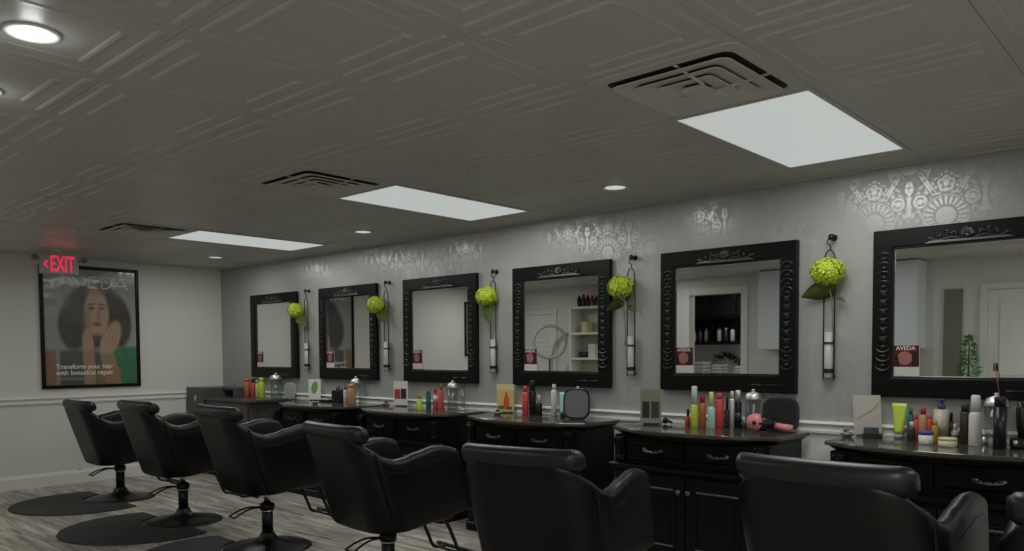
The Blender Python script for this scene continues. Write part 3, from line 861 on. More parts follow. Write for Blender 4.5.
def make_station():
    t = thing('styling_station', '', 'styling station', (0, 0, 0), 0, 'black vanity styling stations under the mirrors')
    hw = 0.505; yf = -0.47; n = 24
    bm = new(); box(bm, -hw, hw, yf, -0.036, 0.075, 0.800); obj('cabinet_body', bm, BLACK, t, bevel=0.004)
    # plinth
    bm = new(); box(bm, -hw - 0.012, hw + 0.012, yf - 0.018, -0.036, 0.0, 0.075); obj('plinth', bm, BLACK, t, bevel=0.008)
    bm = new()
    for i in range(38):
        x = -hw + 0.013 + (2 * hw - 0.026) * i / 37; ell(bm, (x, yf - 0.019, 0.062), 0.010, 0.006, 0.008, 8, 6)
    obj('plinth_beading', bm, SILV, t, smooth=True)
    # stone top with bowed front
    xs = [-0.55 + 1.10 * i / n for i in range(n + 1)]
    pts = [(x, bow(x, 0.55, -0.43, -0.595)) for x in xs] + [(0.55, -0.036), (-0.55, -0.036)]
    bm = new(); prism(bm, pts, 2, 0.823, TOPZ); obj('stone_top', bm, STONE, t, bevel=0.006)
    # ogee moulding under the top
    bm = new(); R = []
    for ins, z in ((0.018, 0.823), (0.024, 0.812), (0.040, 0.800), (0.048, 0.792)):
        k = 0.55 - ins
        R.append([bm.verts.new(p) for p in [(x * k / 0.55, bow(x, 0.55, -0.43, -0.595) + ins, z) for x in xs] + [(k, -0.037, z), (-k, -0.037, z)]])
    m = len(R[0])
    for a, b in zip(R, R[1:]):
        for i in range(m): bm.faces.new((a[i], a[(i + 1) % m], b[(i + 1) % m], b[i]))
    bm.faces.new(R[0]); bm.faces.new(R[-1]); obj('top_moulding', bm, BLACK, t)
    # waist moulding
    bm = new(); prism(bm, [(yf + 0.01, 0.575), (yf - 0.012, 0.585), (yf - 0.032, 0.606), (yf - 0.034, 0.620), (yf - 0.012, 0.628), (yf + 0.01, 0.632)], 0, -hw - 0.025, hw + 0.025); obj('waist_moulding', bm, BLACK, t, bevel=0.003)
    # drawers
    for s in (-1, 1):
        bm = new(); x0, x1 = (-0.405, -0.02) if s < 0 else (0.02, 0.405)
        box(bm, x0, x1, yf - 0.018, yf, 0.655, 0.782)
        d = obj('drawer', bm, BLACK, t, bevel=0.006)
        bm = new(); box(bm, x0 + 0.025, x1 - 0.025, yf - 0.026, yf - 0.016, 0.678, 0.760); obj('drawer_panel', bm, BLACK, d, bevel=0.008)
        bm = new(); prism(bm, [(yf - 0.018, 0.676), (yf - 0.036, 0.668), (yf - 0.036, 0.660), (yf - 0.018, 0.655)], 0, x0 + 0.01, x1 - 0.01); obj('drawer_lip', bm, BLACK, d)
        cx = (x0 + x1) / 2; yh = yf - 0.026; bm = new()
        pts = smooth_curve([(cx - 0.065, yh, 0.722), (cx - 0.05, yh - 0.014, 0.714), (cx, yh - 0.022, 0.710), (cx + 0.05, yh - 0.014, 0.714), (cx + 0.065, yh, 0.722)], 5)
        tube(bm, pts, 0.0055, 8)
        for q in (-0.055, 0.055, 0.0): ell(bm, (cx + q, yh - (0.004 if q else 0.02), 0.722 if q else 0.712), 0.018, 0.006, 0.010, 10, 6)
        for q in (-0.03, 0.03): ell(bm, (cx + q, yh - 0.015, 0.716), 0.008, 0.006, 0.008, 8, 6)
        obj('handle', bm, SILV, d, smooth=True)
    # carved corbels
    for s in (-1, 1):
        cx = s * 0.455; bm = new()
        prism(bm, [(yf, 0.79), (yf - 0.036, 0.785), (yf - 0.034, 0.76), (yf - 0.024, 0.73), (yf - 0.018, 0.69), (yf - 0.024, 0.66), (yf - 0.020, 0.645), (yf, 0.640)], 0, cx - 0.036, cx + 0.036)
        c = obj('corbel', bm, BLACK, t, bevel=0.004)
        bm = new()
        for q in (-1, 1):
            tube(bm, smooth_curve([(cx, yf - 0.028, 0.680), (cx + q * 0.010, yf - 0.026, 0.715), (cx + q * 0.026, yf - 0.034, 0.752), (cx + q * 0.020, yf - 0.038, 0.772)], 4), 0.006, 6)
            ell(bm, (cx + q * 0.018, yf - 0.038, 0.775), 0.010, 0.006, 0.010, 8, 6)
        for k in range(5): ell(bm, (cx, yf - 0.022 - 0.003 * k, 0.690 + 0.018 * k), 0.011, 0.008, 0.010, 8, 6)
        ell(bm, (cx, yf - 0.028, 0.662), 0.026, 0.008, 0.010, 10, 6)
        obj('acanthus_carving', bm, BLACK, c, smooth=True)
        bm = new(); box(bm, cx - 0.034, cx + 0.034, yf - 0.014, yf, 0.08, 0.57); box(bm, cx - 0.020, cx + 0.020, yf - 0.020, yf - 0.012, 0.12, 0.53); obj('pilaster', bm, BLACK, t, bevel=0.005)
    # doors with beaded panels
    for s in (-1, 1):
        x0, x1 = (-0.410, -0.004) if s < 0 else (0.004, 0.410)
        bm = new(); box(bm, x0, x1, yf - 0.018, yf, 0.085, 0.570); d = obj('door', bm, BLACK, t, bevel=0.004)
        bm = new()
        a, b, c, e = x0 + 0.06, x1 - 0.06, 0.135, 0.520
        for q in ((a, a + 0.012, c, e), (b - 0.012, b, c, e), (a, b, c, c + 0.012), (a, b, e - 0.012, e)): box(bm, q[0], q[1], yf - 0.026, yf - 0.016, q[2], q[3])
        box(bm, a + 0.04, b - 0.04, yf - 0.024, yf - 0.016, c + 0.05, e - 0.05); obj('raised_panel', bm, BLACK, d, bevel=0.004)
        for z in (c + 0.024, e - 0.024):
            bm = new()
            for i in range(20): ell(bm, (a + 0.008 + (b - a - 0.016) * i / 19, yf - 0.019, z), 0.0100, 0.0055, 0.008, 8, 6)
            obj('beading', bm, SILV, d, smooth=True)
        kx = -0.032 if s < 0 else 0.032
        bm = new(); lathe(bm, [(0.010, 0), (0.006, 0.006), (0.006, 0.014), (0.015, 0.020), (0.017, 0.027), (0.012, 0.034), (0, 0.036)], seg=14, M=Matrix.Translation((kx, yf - 0.018, 0.490)) @ Matrix.Rotation(PI / 2, 4, 'X'))
        obj('knob', bm, SILV, d, smooth=True)
    return t


st0 = make_station()
SL = ['black vanity station with stone top, second unit from the poster wall', 'black vanity station under the third mirror from the left', 'black vanity station under the fourth mirror, with yellow card on top',
      'black vanity station under the fifth mirror, pink hair dryer on top', 'nearest black vanity station at right, crowded with bottles']
for i in range(1, 6):
    o = st0 if i == 1 else copy_tree(st0)
    o.location = (MC[i] - 0.01, 0, 0); o['label'] = SL[i - 1]

# first station: charcoal laminate desk with a raised side in the corner
t = thing('corner_cabinet', 'charcoal laminate cabinet with raised end in the far corner', 'cabinet', (0.03, -0.036, 0), 0)
bm = new(); box(bm, 0.0, 0.42, -0.42, 0, 0.0, 0.945); obj('end_tower', bm, GREYLAM, t, bevel=0.004)
bm = new(); box(bm, 0.42, 1.36, -0.40, 0, 0.06, 0.815); obj('cabinet_body', bm, GREYLAM, t, bevel=0.003)
bm = new(); box(bm, 0.42, 1.42, -0.43, 0, 0.818, 0.845); obj('worktop', bm, mat('charcoal_worktop', (0.07, 0.068, 0.064, 1), 0.2), t, bevel=0.003)
bm = new(); box(bm, 0.42, 0.66, -0.20, 0, 0.915, 0.945); box(bm, 0.635, 0.66, -0.20, 0, 0.846, 0.915); obj('raised_shelf', bm, GREYLAM, t, bevel=0.003)
bm = new(); box(bm, 0.43, 0.63, -0.02, -0.002, 0.847, 0.914); obj('back_panel', bm, BLACK, t)
for z0, z1 in ((0.62, 0.80), (0.36, 0.60), (0.09, 0.34)):
    bm = new(); box(bm, 0.46, 1.32, -0.416, -0.40, z0, z1); d = obj('drawer', bm, GREYLAM, t, bevel=0.003)
    bm = new(); tube(bm, [(0.80, -0.416, (z0 + z1) / 2), (0.80, -0.436, (z0 + z1) / 2), (0.98, -0.436, (z0 + z1) / 2), (0.98, -0.416, (z0 + z1) / 2)], 0.005, 6); obj('handle', bm, STEEL, d, smooth=True)
bm = new(); box(bm, 0.20, 0.24, -0.428, -0.42, 0.80, 0.86); obj('lock_plate', bm, STEEL, t, bevel=0.002)
bm = new(); box(bm, 0.03, 1.34, -0.39, 0, 0, 0.06); obj('plinth', bm, BLACK, t)
# dark side cart in the gap
t = thing('drawer_cart', 'small black drawer cart in the gap beside the corner cabinet', 'cart', (1.66, -0.22, 0))
bm = new(); box(bm, -0.17, 0.17, -0.19, 0.17, 0.06, 0.76); obj('cart_body', bm, BLKPL, t, bevel=0.01)
for k in range(4):
    bm = new(); box(bm, -0.155, 0.155, -0.204, -0.19, 0.09 + 0.165 * k, 0.24 + 0.165 * k); d = obj('drawer', bm, BLKPL, t, bevel=0.005)
    bm = new(); box(bm, -0.05, 0.05, -0.214, -0.204, 0.20 + 0.165 * k, 0.215 + 0.165 * k); obj('handle', bm, DGREY, d, bevel=0.003)
for sx in (-1, 1):
    for sy in (-1, 1):
        bm = new(); lathe(bm, [(0.0, -0.012), (0.026, -0.012), (0.028, 0), (0.026, 0.012), (0, 0.012)], seg=14, M=Matrix.Translation((sx * 0.13, sy * 0.13, 0.029)) @ Matrix.Rotation(PI / 2, 4, 'Y')); obj('caster', bm, BMETAL, t)

# ------------------------------------------------------------------ salon chairs
SHEAR = 0.30


def plan(u):
    """outer top outline (x, y, normal) for arc length u from arm front (0) to back centre; right side"""
    L1, Rr, hw = 0.42, 0.17, 0.328
    if u <= L1: return hw, 0.20 - u, 1.0, 0.0
    a = (u - L1) / Rr
    if a <= PI / 2: return hw - Rr + Rr * math.cos(a), 0.20 - L1 - Rr * math.sin(a), math.cos(a), -math.sin(a)
    return hw - Rr - (u - L1 - Rr * PI / 2), 0.20 - L1 - Rr, 0.0, -1.0


UT = 0.42 + 0.17 * PI / 2 + 0.158
HT = [(0, 0.788), (0.05, 0.804), (0.12, 0.806), (0.24, 0.782), (0.33, 0.760), (0.39, 0.754), (0.45, 0.770), (0.52, 0.815), (0.60, 0.868), (0.70, 0.895), (UT, 0.900)]
HB = [(0, 0.425), (0.20, 0.395), (0.45, 0.365), (UT, 0.350)]


def section(u, side, k=0.0, bulge=0.0):
    """closed ring of points; k in 0..1 shrinks the end cap at the arm front"""
    x, y, nx, ny = plan(max(u, 0)); zt, zb = interp(HT, max(u, 0)), interp(HB, max(u, 0))
    th = 0.066; s = math.sqrt(max(0.0, 1 - k * k)); r = th / 2
    zt -= 0.055 * (1 - s); zb += 0.01 * (1 - s)
    pts = []
    def P(off, z):
        q = (z - zb) / (zt - zb); ins = 0.012 * (1 - q) ** 1.5 - bulge * math.sin(PI * min(1, max(0, q)))
        o = -r + (off + r) * s - ins
        px, py = x + nx * o, y + ny * o + k * 0.045
        py += SHEAR * (0.85 - z)
        return (side * px, py, z)
    pts.append(P(-0.006, zb)); pts.append(P(0.0, zb + 0.012))
    for q in (0.3, 0.55, 0.8): pts.append(P(0.0, zb + (zt - r - zb) * q))
    for i in range(7):
        a = PI * i / 6; pts.append(P(-r + r * math.cos(a), zt - r + r * math.sin(a)))
    for q in (0.7, 0.4, 0.1): pts.append(P(-th, zb + (zt - r - zb) * q))
    pts.append(P(-th + 0.01, zb))
    return pts


def loft(bm, secs):
    R = [[bm.verts.new(p) for p in s] for s in secs]; n = len(R[0])
    for a, b in zip(R, R[1:]):
        for i in range(n): bm.faces.new((a[i], a[(i + 1) % n], b[(i + 1) % n], b[i]))
    bm.faces.new(R[0]); bm.faces.new(R[-1])


def make_chair(lift):
    t = thing('salon_chair', '', 'salon chair', (0, 0, 0), 0, 'black salon chairs facing the mirrors')
    def up(o): o.location.z = lift; return o
    US = 0.50
    # arms
    for side in (1, -1):
        secs = [section(-1, side, k) for k in (0.995, 0.95, 0.85, 0.7, 0.5, 0.25)] + [section(US * i / 26, side) for i in range(27)]
        bm = new(); loft(bm, secs); a = up(obj('armrest', bm, VINYL, t, smooth=True))
        # piping seam under the arm top
        bm = new(); pts = []
        for i in range(3, 27):
            u = US * i / 26; x, y, nx, ny = plan(u); zt = interp(HT, u); z = zt - 0.075
            zb = interp(HB, u); q = (z - zb) / (zt - zb); o = -0.012 * (1 - q) ** 1.5 + 0.0005
            pts.append((side * (x + nx * o), y + ny * o + SHEAR * (0.85 - z), z))
        tube(bm, pts, 0.0014, 6); obj('seam', bm, VINYL, a, smooth=True)
    # back
    N = 34; us = [US + (2 * UT - 2 * US) * i / N for i in range(N + 1)]; secs = []
    for u in us:
        if u <= UT: secs.append(section(u, 1, bulge=0.0))
        else: secs.append(section(2 * UT - u, -1, bulge=0.0))
    bm = new(); loft(bm, secs); up(obj('backrest', bm, VINYL, t, smooth=True))
    # head roll
    bm = new(); n = 26; R = []
    for i in range(n + 1):
        s = -1 + 2 * i / n; x = s * 0.282; e = max(0.0, (abs(s) - 0.88) / 0.12); k = math.sqrt(max(0.0, 1 - e * e)) if e < 1 else 0.0
        k = max(k, 0.30); y = -0.358 + 0.035 * abs(s) ** 3; z = 0.890
        ring = []
        for j in range(16):
            a = 2 * PI * j / 16; ry, rz = 0.053 * k, 0.047 * (0.4 + 0.6 * k)
            ring.append((x, y + ry * math.cos(a) - 0.25 * rz * math.sin(a), z + rz * math.sin(a)))
        R.append(ring)
    loft(bm, R); up(obj('head_roll', bm, VINYLG, t, smooth=True))
    # seat cushion and under-pan
    bm = new(); box(bm, -0.222, 0.222, -0.20, 0.32, 0.415, 0.535); up(obj('seat', bm, VINYL, t, bevel=0.035, smooth=True))
    bm = new(); box(bm, -0.235, 0.235, -0.20, 0.30, 0.365, 0.414); up(obj('seat_pan', bm, BLKPL, t, bevel=0.02))
    # pedestal
    bm = new(); lathe(bm, [(0.290, 0.0), (0.290, 0.006), (0.278, 0.012), (0.19, 0.022), (0.11, 0.038), (0.064, 0.064), (0.046, 0.098), (0.044, 0.102), (0, 0.102)], seg=48); obj('base_plate', bm, BMETAL, t, smooth=True)
    bm = new(); lathe(bm, [(0.037, 0.10), (0.037, 0.275), (0, 0.275)], seg=24); obj('column', bm, BMETAL, t, smooth=True)
    bm = new(); lathe(bm, [(0.040, 0.245), (0.043, 0.247), (0.043, 0.254), (0.040, 0.256), (0, 0.256)], seg=24); obj('collar_ring', bm, CHROME, t, smooth=True)
    bm = new(); lathe(bm, [(0.041, 0.256), (0.049, 0.262), (0.049, 0.292), (0.040, 0.304), (0, 0.304)], seg=24); obj('pump_cap', bm, BMETAL, t, smooth=True)
    bm = new(); lathe(bm, [(0.022, 0.30), (0.022, 0.37 + lift), (0, 0.37 + lift)], seg=20); obj('piston', bm, CHROME, t, smooth=True)
    bm = new()
    pts = smooth_curve([(-0.012, -0.04, 0.278), (-0.026, -0.12, 0.284), (-0.036, -0.19, 0.268), (-0.042, -0.25, 0.240)], 5)
    pts2 = smooth_curve([(0.042, -0.25, 0.240), (0.036, -0.19, 0.268), (0.026, -0.12, 0.284), (0.012, -0.04, 0.278)], 5)
    tube(bm, pts + pts2, 0.0062, 8); obj('pump_lever', bm, BMETAL, t, smooth=True)
    # T footrest
    f = obj('footrest', *(lambda b: (b, BMETAL))(new()), t)
    bm = new()
    for s in (-1, 1):
        tube(bm, smooth_curve([(s * 0.13, 0.22, 0.37), (s * 0.13, 0.31, 0.33), (s * 0.13, 0.37, 0.22), (s * 0.13, 0.42, 0.125), (s * 0.13, 0.52, 0.115)], 5), 0.011, 8)
    tube(bm, [(-0.22, 0.52, 0.115), (0.22, 0.52, 0.115)], 0.013, 10); tube(bm, [(-0.13, 0.415, 0.13), (0.13, 0.415, 0.13)], 0.009, 8)
    for q in bm.faces: q.smooth = True
    bm.to_mesh(f.data); bm.free(); up(f)
    return t


CH = [((1.24, -1.66), 0, -0.02), ((2.66, -1.735), 0, 0.03), ((3.92, -1.74), -3, 0.045), ((5.24, -1.76), -5, 0.005), ((6.535, -1.83), 11, -0.005), ((7.80, -1.76), -2, 0.04), ((8.555, -1.76), 3, 0.0)]
CHL = ['black vinyl barrel salon chair nearest the poster wall', 'second black salon chair from the poster wall, on an oval mat', 'third black salon chair from the poster wall', 'fourth black salon chair, its right side fully in view',
       'fifth black salon chair, back turned to the camera', 'largest nearest black salon chair at lower right, back to camera', 'black salon chair cut off by the right edge, only its head roll showing']
for (xy, deg, lift), l in zip(CH, CHL):
    c = make_chair(lift); c.location = (xy[0], xy[1], 0); c.rotation_euler.z = math.radians(deg); c['label'] = l

# floor mats: big disc with a straight wall-side edge and a round cut-out for the chair base
def make_mat(cx, cy, label):
    t = thing('floor_mat', label, 'mat', (cx, cy, 0), 0, 'black chair mats on the plank floor')
    R, rc = 0.58, 0.305; pts = []
    a0 = math.radians(22)
    n = 40
    yc = -0.30
    for i in range(n + 1):
        a = a0 - (PI + 2 * a0) * i / n
        pts.append((R * math.cos(a), yc + R * math.sin(a)))
    # straight wall-side edge broken by the cut-out
    b0 = math.asin(min(1, max(-1, (yc + R * math.sin(a0)) / rc)))
    m = 24
    for i in range(m + 1):
        b = PI - b0 + (PI + 2 * b0) * i / m
        pts.append((rc * math.cos(b), rc * math.sin(b)))
    bm = new(); top = [bm.verts.new((x, y, 0.012)) for x, y in pts]; ed = [bm.verts.new((x * 1.01, yc + (y - yc) * 1.01, 0.001)) for x, y in pts]
    N = len(pts)
    bm.faces.new(top); bm.faces.new(ed[::-1])
    for i in range(N): bm.faces.new((top[i], top[(i + 1) % N], ed[(i + 1) % N], ed[i]))
    bmesh.ops.triangulate(bm, faces=[f for f in bm.faces if len(f.verts) > 4])
    obj('mat_pad', bm, MATM, t)


for i, l in enumerate(['black floor mat under the chair nearest the poster wall', 'black floor mat under the second chair from the poster wall', 'black floor mat under the third chair, cut by the bottom edge']):
    make_mat(CH[i][0][0], CH[i][0][1], l)

# ------------------------------------------------------------------ counter-top goods
def at(px, py, z=TOPZ):
    p = on_plane(px, py, 2, z)
    if p.y > -0.085:
        p = on_plane(px, py, 1, -0.085); p.z = z
    return p


def bottle(x0, x1, yt, yb, label, body, cap, capf=0.25, shape='round', band=None, neck=0.55, name='bottle', cat='bottle', group='hair products on the counters'):
    """x0..x1, yt..yb: the bottle's outline in the photo; it stands on the counter at its base"""
    p = at((x0 + x1) / 2, yb); k = mpp(p); R = (x1 - x0) * k / 2; h = (yb - yt) * k
    p.y -= 0.0
    t = thing(name, label, cat, (p.x, p.y, TOPZ), 0, group)
    hb = h * (1 - capf)
    if shape == 'round': pr = [(0, 0), (R * .92, 0), (R, R * .12), (R, hb - R * .55), (R * .9, hb - R * .25), (R * neck, hb), (0, hb)]
    elif shape == 'cone': pr = [(0, 0), (R * .95, 0), (R, R * .15), (R * .92, hb * .6), (R * .7, hb * .88), (R * .45, hb), (0, hb)]
    elif shape == 'jar': pr = [(0, 0), (R * .94, 0), (R, R * .1), (R, hb), (0, hb)]
    elif shape == 'tube': pr = None
    else: pr = [(0, 0), (R, 0), (R, hb), (R * .9, hb), (0, hb)]
    bm = new()
    if pr: lathe(bm, pr, seg=20)
    else:
        n = 20; RR = []
        for i in range(9):
            f = i / 8; rx = R * (0.62 + 0.38 * f); ry = R * 0.62 * (1 - f) + 0.0015
            RR.append([(rx * math.cos(2 * PI * j / n), ry * math.sin(2 * PI * j / n), h * 0.14 + h * 0.86 * f) for j in range(n)])
        loft(bm, RR)
    obj('body', bm, body, t, smooth=True)
    bm = new()
    if shape == 'tube': lathe(bm, [(0, 0), (R * .6, 0), (R * .62, h * .13), (R * .4, h * .139), (0, h * .139)], seg=20)
    elif shape == 'jar': lathe(bm, [(0, hb + .0005), (R * 1.02, hb + .0005), (R * 1.02, h - .003), (R * .96, h), (0, h)], seg=20)
    elif shape == 'pump':
        lathe(bm, [(0, hb), (R * .5, hb), (R * .5, hb + h * capf * .45), (R * .2, hb + h * capf * .5), (R * .2, hb + h * capf * .8), (R * .5, hb + h * capf * .82), (R * .5, h), (0, h)], seg=16)
        box(bm, -R * .9, 0, -R * .2, R * .2, h - h * capf * .18, h)
    else: lathe(bm, [(0, hb + .0003), (R * neck * 1.02, hb + .0003), (R * neck * 1.0, h - R * .25), (R * neck * .8, h), (0, h)], seg=20)
    obj('cap', bm, cap, t, smooth=True)
    if band and shape != 'tube':
        a, b, m = band
        bm = new(); rr = R * 1.012
        lathe(bm, [(rr, hb * a), (rr, hb * b)], seg=20); obj('label_band', bm, m, t, smooth=True)
    return t


W_ = pm(165, 165, 158, 0.35); CORAL = pm(165, 62, 62, 0.3); TEAL = pm(28, 82, 74, 0.3); YG = pm(150, 165, 62, 0.3); AMBER = pm(130, 112, 40, 0.3)
TAN = pm(150, 112, 82, 0.35); ORNG = pm(150, 88, 58, 0.3); PINK = pm(172, 105, 108, 0.3); MAG = pm(130, 25, 55, 0.3); NAVY = pm(40, 45, 90, 0.3)
BEIGE = pm(150, 142, 128, 0.4); AQUA = pm(135, 165, 155, 0.3); BROWN = pm(46, 38, 34, 0.3); CREAM = pm(165, 158, 128, 0.4); BLUE = pm(60, 60, 120, 0.3); LYG = pm(165, 175, 105, 0.3)
PURP = pm(95, 45, 90, 0.3); CLEARPL = mat('cloudy_plastic', (0.42, 0.43, 0.43, 1), 0.25)
S6 = ' on the nearest counter'; S5 = ' under the fifth mirror'; S4 = ' under the fourth mirror'; S3 = ' under the third mirror'; S2 = ' on the second counter from left'; S1 = ' on the far corner cabinet'
# nearest station
bottle(892, 906, 402.7, 438, 'yellow-green squeeze tube standing on its cap' + S6, YG, CLEARPL, shape='tube', name='squeeze_tube', cat='tube')
bottle(907, 913.5, 405, 436, 'teal bottle just behind the yellow-green tube' + S6, TEAL, TEAL, 0.2)
bottle(908, 915, 421.7, 440.5, 'small dark bottle with white cap right of the tube' + S6, BROWN, W_, 0.28)
bottle(913.5, 919, 403, 428, 'coral red bottle at the back of the bottle cluster' + S6, CORAL, CORAL, 0.2)
bottle(927, 932.5, 400, 425, 'taller coral red bottle left of the navy-capped pump' + S6, CORAL, CORAL, 0.15)
bottle(919, 927, 405, 437, 'tan bottle with magenta cap' + S6, TAN, MAG, 0.2, neck=0.6)
bottle(919, 932.5, 431, 444, 'white jar with blue lid at the front' + S6, W_, BLUE, 0.28, 'jar', name='jar', cat='jar')
bottle(931.5, 938.5, 421, 442.5, 'amber yellow bottle beside the blue-lidded jar' + S6, AMBER, AMBER, 0.2)
bottle(934, 948, 399, 441.5, 'large beige pump bottle with navy pump' + S6, BEIGE, NAVY, 0.24, 'pump', band=(0.2, 0.7, pm(128, 122, 112, 0.4)))
bottle(945, 950.5, 398, 426, 'bottle with pink cap behind the beige pump bottle' + S6, CLEARPL, PINK, 0.3)
bottle(948.5, 953.5, 409, 438.5, 'slim dark bottle right of the beige pump bottle' + S6, BROWN, BLKPL, 0.3)
bottle(951, 958.5, 423, 441.5, 'small clear bottle with white cap before the dark bottle' + S6, CLEARPL, W_, 0.35, band=(0.1, 0.6, BROWN))
bottle(939, 956, 437.5, 446.5, 'low cream tub at the counter front' + S6, CREAM, CREAM, 0.3, 'jar', name='tub', cat='tub')
bottle(960, 969, 403.6, 443.5, 'tall dark brown bottle beside the white spray bottle' + S6, BROWN, BROWN, 0.2, neck=0.8)
bottle(969, 980.6, 395, 446, 'tall white spray bottle with clear nozzle cap' + S6, W_, WHITEPL, 0.33, neck=0.72)
bottle(993.5, 1005, 396, 449, 'tall matte black cylinder bottle before the glass jar' + S6, BLKPL, BLKPL, 0.2, 'straight', neck=0.9)
bottle(981.5, 987.5, 431, 442, 'small silver pot beside the white spray bottle' + S6, STEEL, STEEL, 0.3, 'jar', name='jar', cat='jar')
bottle(988, 993, 432, 446, 'small glass pot with steel lid by the black cylinder' + S6, CLEARPL, STEEL, 0.35, 'jar', name='jar', cat='jar')
# fifth
bottle(685, 691, 409, 425.5, 'small red bottle with black cap' + S5, CORAL, BLKPL, 0.45, neck=0.45)
bottle(690.5, 698, 386, 427, 'tallest yellow-green spray with clear top' + S5, YG, W_, 0.45, neck=0.75)
bottle(698.5, 706, 396, 427, 'orange bottle with magenta cap' + S5, ORNG, MAG, 0.22, neck=0.7)
bottle(707.5, 715, 392, 428.5, 'pale aqua bottle with cream cap' + S5, AQUA, LYG, 0.4, neck=0.6)
bottle(715, 723.5, 393, 427.5, 'coral red bottle beside the aqua bottle' + S5, CORAL, CORAL, 0.18, neck=0.7)
bottle(724, 730, 397, 427.5, 'small grey dropper bottle with black cap' + S5, DGREY, BLKPL, 0.4, neck=0.4)
bottle(729.5, 734.5, 391, 428.5, 'slim silver spray can' + S5, STEEL, W_, 0.2, neck=0.7)
bottle(734.5, 741.5, 390, 428, 'black spray can with silver cap' + S5, BLKPL, STEEL, 0.3, neck=0.8, band=(0.3, 0.6, DGREY))
bottle(741.5, 746.5, 416.6, 426, 'tiny white capped bottle left of the pink dryer' + S5, DGREY, W_, 0.5)
# fourth
bottle(522, 528.8, 386, 415, 'coral red bottle left of the black bottle' + S4, CORAL, CORAL, 0.2, neck=0.6)
bottle(529, 536, 380, 414.5, 'tall black bottle' + S4, BLKPL, BLKPL, 0.3, neck=0.85)
bottle(536, 542.5, 393.5, 414, 'small black dropper bottle with white tip' + S4, BLKPL, W_, 0.4, neck=0.45)
bottle(551, 557.4, 384, 416, 'white spray bottle with pointed cap' + S4, W_, WHITEPL, 0.18, neck=0.6)
bottle(558.5, 567.5, 387, 411.5, 'pale aqua tube standing on a dark cap' + S4, AQUA, BLKPL, shape='tube', name='squeeze_tube', cat='tube')
# third
bottle(416, 422.8, 394.7, 410, 'squat yellow-green bottle' + S3, YG, AMBER, 0.25, 'cone')
bottle(426, 431, 387, 404.5, 'teal bottle' + S3, TEAL, TEAL, 0.2, neck=0.8)
bottle(433, 438.2, 386, 405.5, 'red bottle with white and black label' + S3, CORAL, MAG, 0.2, band=(0.45, 0.85, W_))
bottle(438.6, 444, 383, 408, 'coral red tapered spray bottle' + S3, CORAL, CORAL, 0.25, 'cone', neck=0.4)
# second
bottle(343.5, 347.5, 385, 402, 'white bottle with red cap beside the black box' + S2, W_, MAG, 0.25)
bottle(348, 355.5, 384, 405, 'tan bottle before the glass jar' + S2, TAN, TAN, 0.2, neck=0.8)
# first
bottle(244, 250.6, 375.5, 393.8, 'orange bottle at the left' + S1, ORNG, ORNG, 0.2, neck=0.8)
bottle(250.6, 255.5, 375.5, 393.5, 'dark red bottle beside the orange one' + S1, CORAL, BROWN, 0.2, neck=0.8)
bottle(255.6, 258.5, 380, 397, 'pale slim bottle left of the yellow-green one' + S1, LYG, LYG, 0.2)
bottle(258.5, 264.8, 377.6, 398, 'yellow-green bottle' + S1, YG, YG, 0.2, neck=0.8)


def glass_jar(x0, x1, yt, yb, label, comb=False):
    p = at((x0 + x1) / 2, yb); k = mpp(p); R = (x1 - x0) * k / 2; h = (yb - yt) * k
    t = thing('disinfectant_jar', label, 'jar', (p.x, p.y, TOPZ), 0, 'glass comb jars with steel lids')
    hg = h * 0.74; w = 0.003; bm = new()
    lathe(bm, [(0, 0.0), (R * .98, 0.0), (R, 0.004), (R, hg), (R - w, hg), (R - w, 0.008), (0, 0.008)], seg=28); obj('glass_body', bm, GLASSM, t, smooth=True)
    bm = new(); lathe(bm, [(R * 1.04, hg), (R * 1.06, hg + .004), (R * 1.04, hg + h * .08), (R * .85, hg + h * .15), (R * .4, hg + h * .19), (R * .16, hg + h * .20), (R * .14, hg + h * .22), (R * .26, hg + h * .245), (R * .16, h), (0, h)], seg=28); obj('lid', bm, STEEL, t, smooth=True)
    return t


glass_jar(270.5, 281.5, 371, 396.5, 'clear glass jar with steel lid, on the far corner cabinet')
glass_jar(351, 361, 372.5, 399.5, 'clear glass jar with domed lid' + S2)
glass_jar(447.6, 458, 376, 405.5, 'clear glass jar with domed lid' + S3)
glass_jar(571, 585, 377.5, 409, 'clear glass jar with domed lid behind the hand mirror' + S4)
glass_jar(745.5, 760.5, 382, 422, 'clear glass jar with domed lid behind the pink dryer' + S5)
jr = glass_jar(985.5, 1006, 387, 439, 'clear glass jar with silver lid' + S6)
# tail comb standing behind the lid of the nearest jar
p = jr.location
t = thing('tail_comb', 'thin dark red tail comb standing up behind the nearest glass jar', 'comb', (p.x + 0.012, -0.052, TOPZ))
bm = new(); tube(bm, [(0.005, 0, 0.001), (-0.008, 0, 0.26), (-0.030, 0, 0.40)], [0.004, 0.0028, 0.002], 6); obj('tail', bm, pm(95, 40, 35), t, smooth=True)
bm = new(); box(bm, -0.036, -0.028, -0.002, 0.002, 0.36, 0.40); obj('comb_head', bm, pm(95, 40, 35), t, bevel=0.001)

# ---- cards and stands
def stand_card(x0, x1, yt, yb, label, draw, basew=0.7, name='display_card', baseh=0.012, lean=0.0):
    p = at((x0 + x1) / 2, yb); k = mpp(p); w = (x1 - x0) * k * 1.15; h = (yb - yt) * k
    t = thing(name, label, 'card', (p.x, p.y, TOPZ), 0.35, 'upright cards on the counters')
    bm = new(); prism(bm, [(-0.016, 0), (0.022, 0), (0.010, baseh), (-0.010, baseh)], 0, -w * basew / 2, w * basew / 2); obj('base', bm, BLKPL, t, bevel=0.001)
    draw(t, w, h, baseh)
    return t


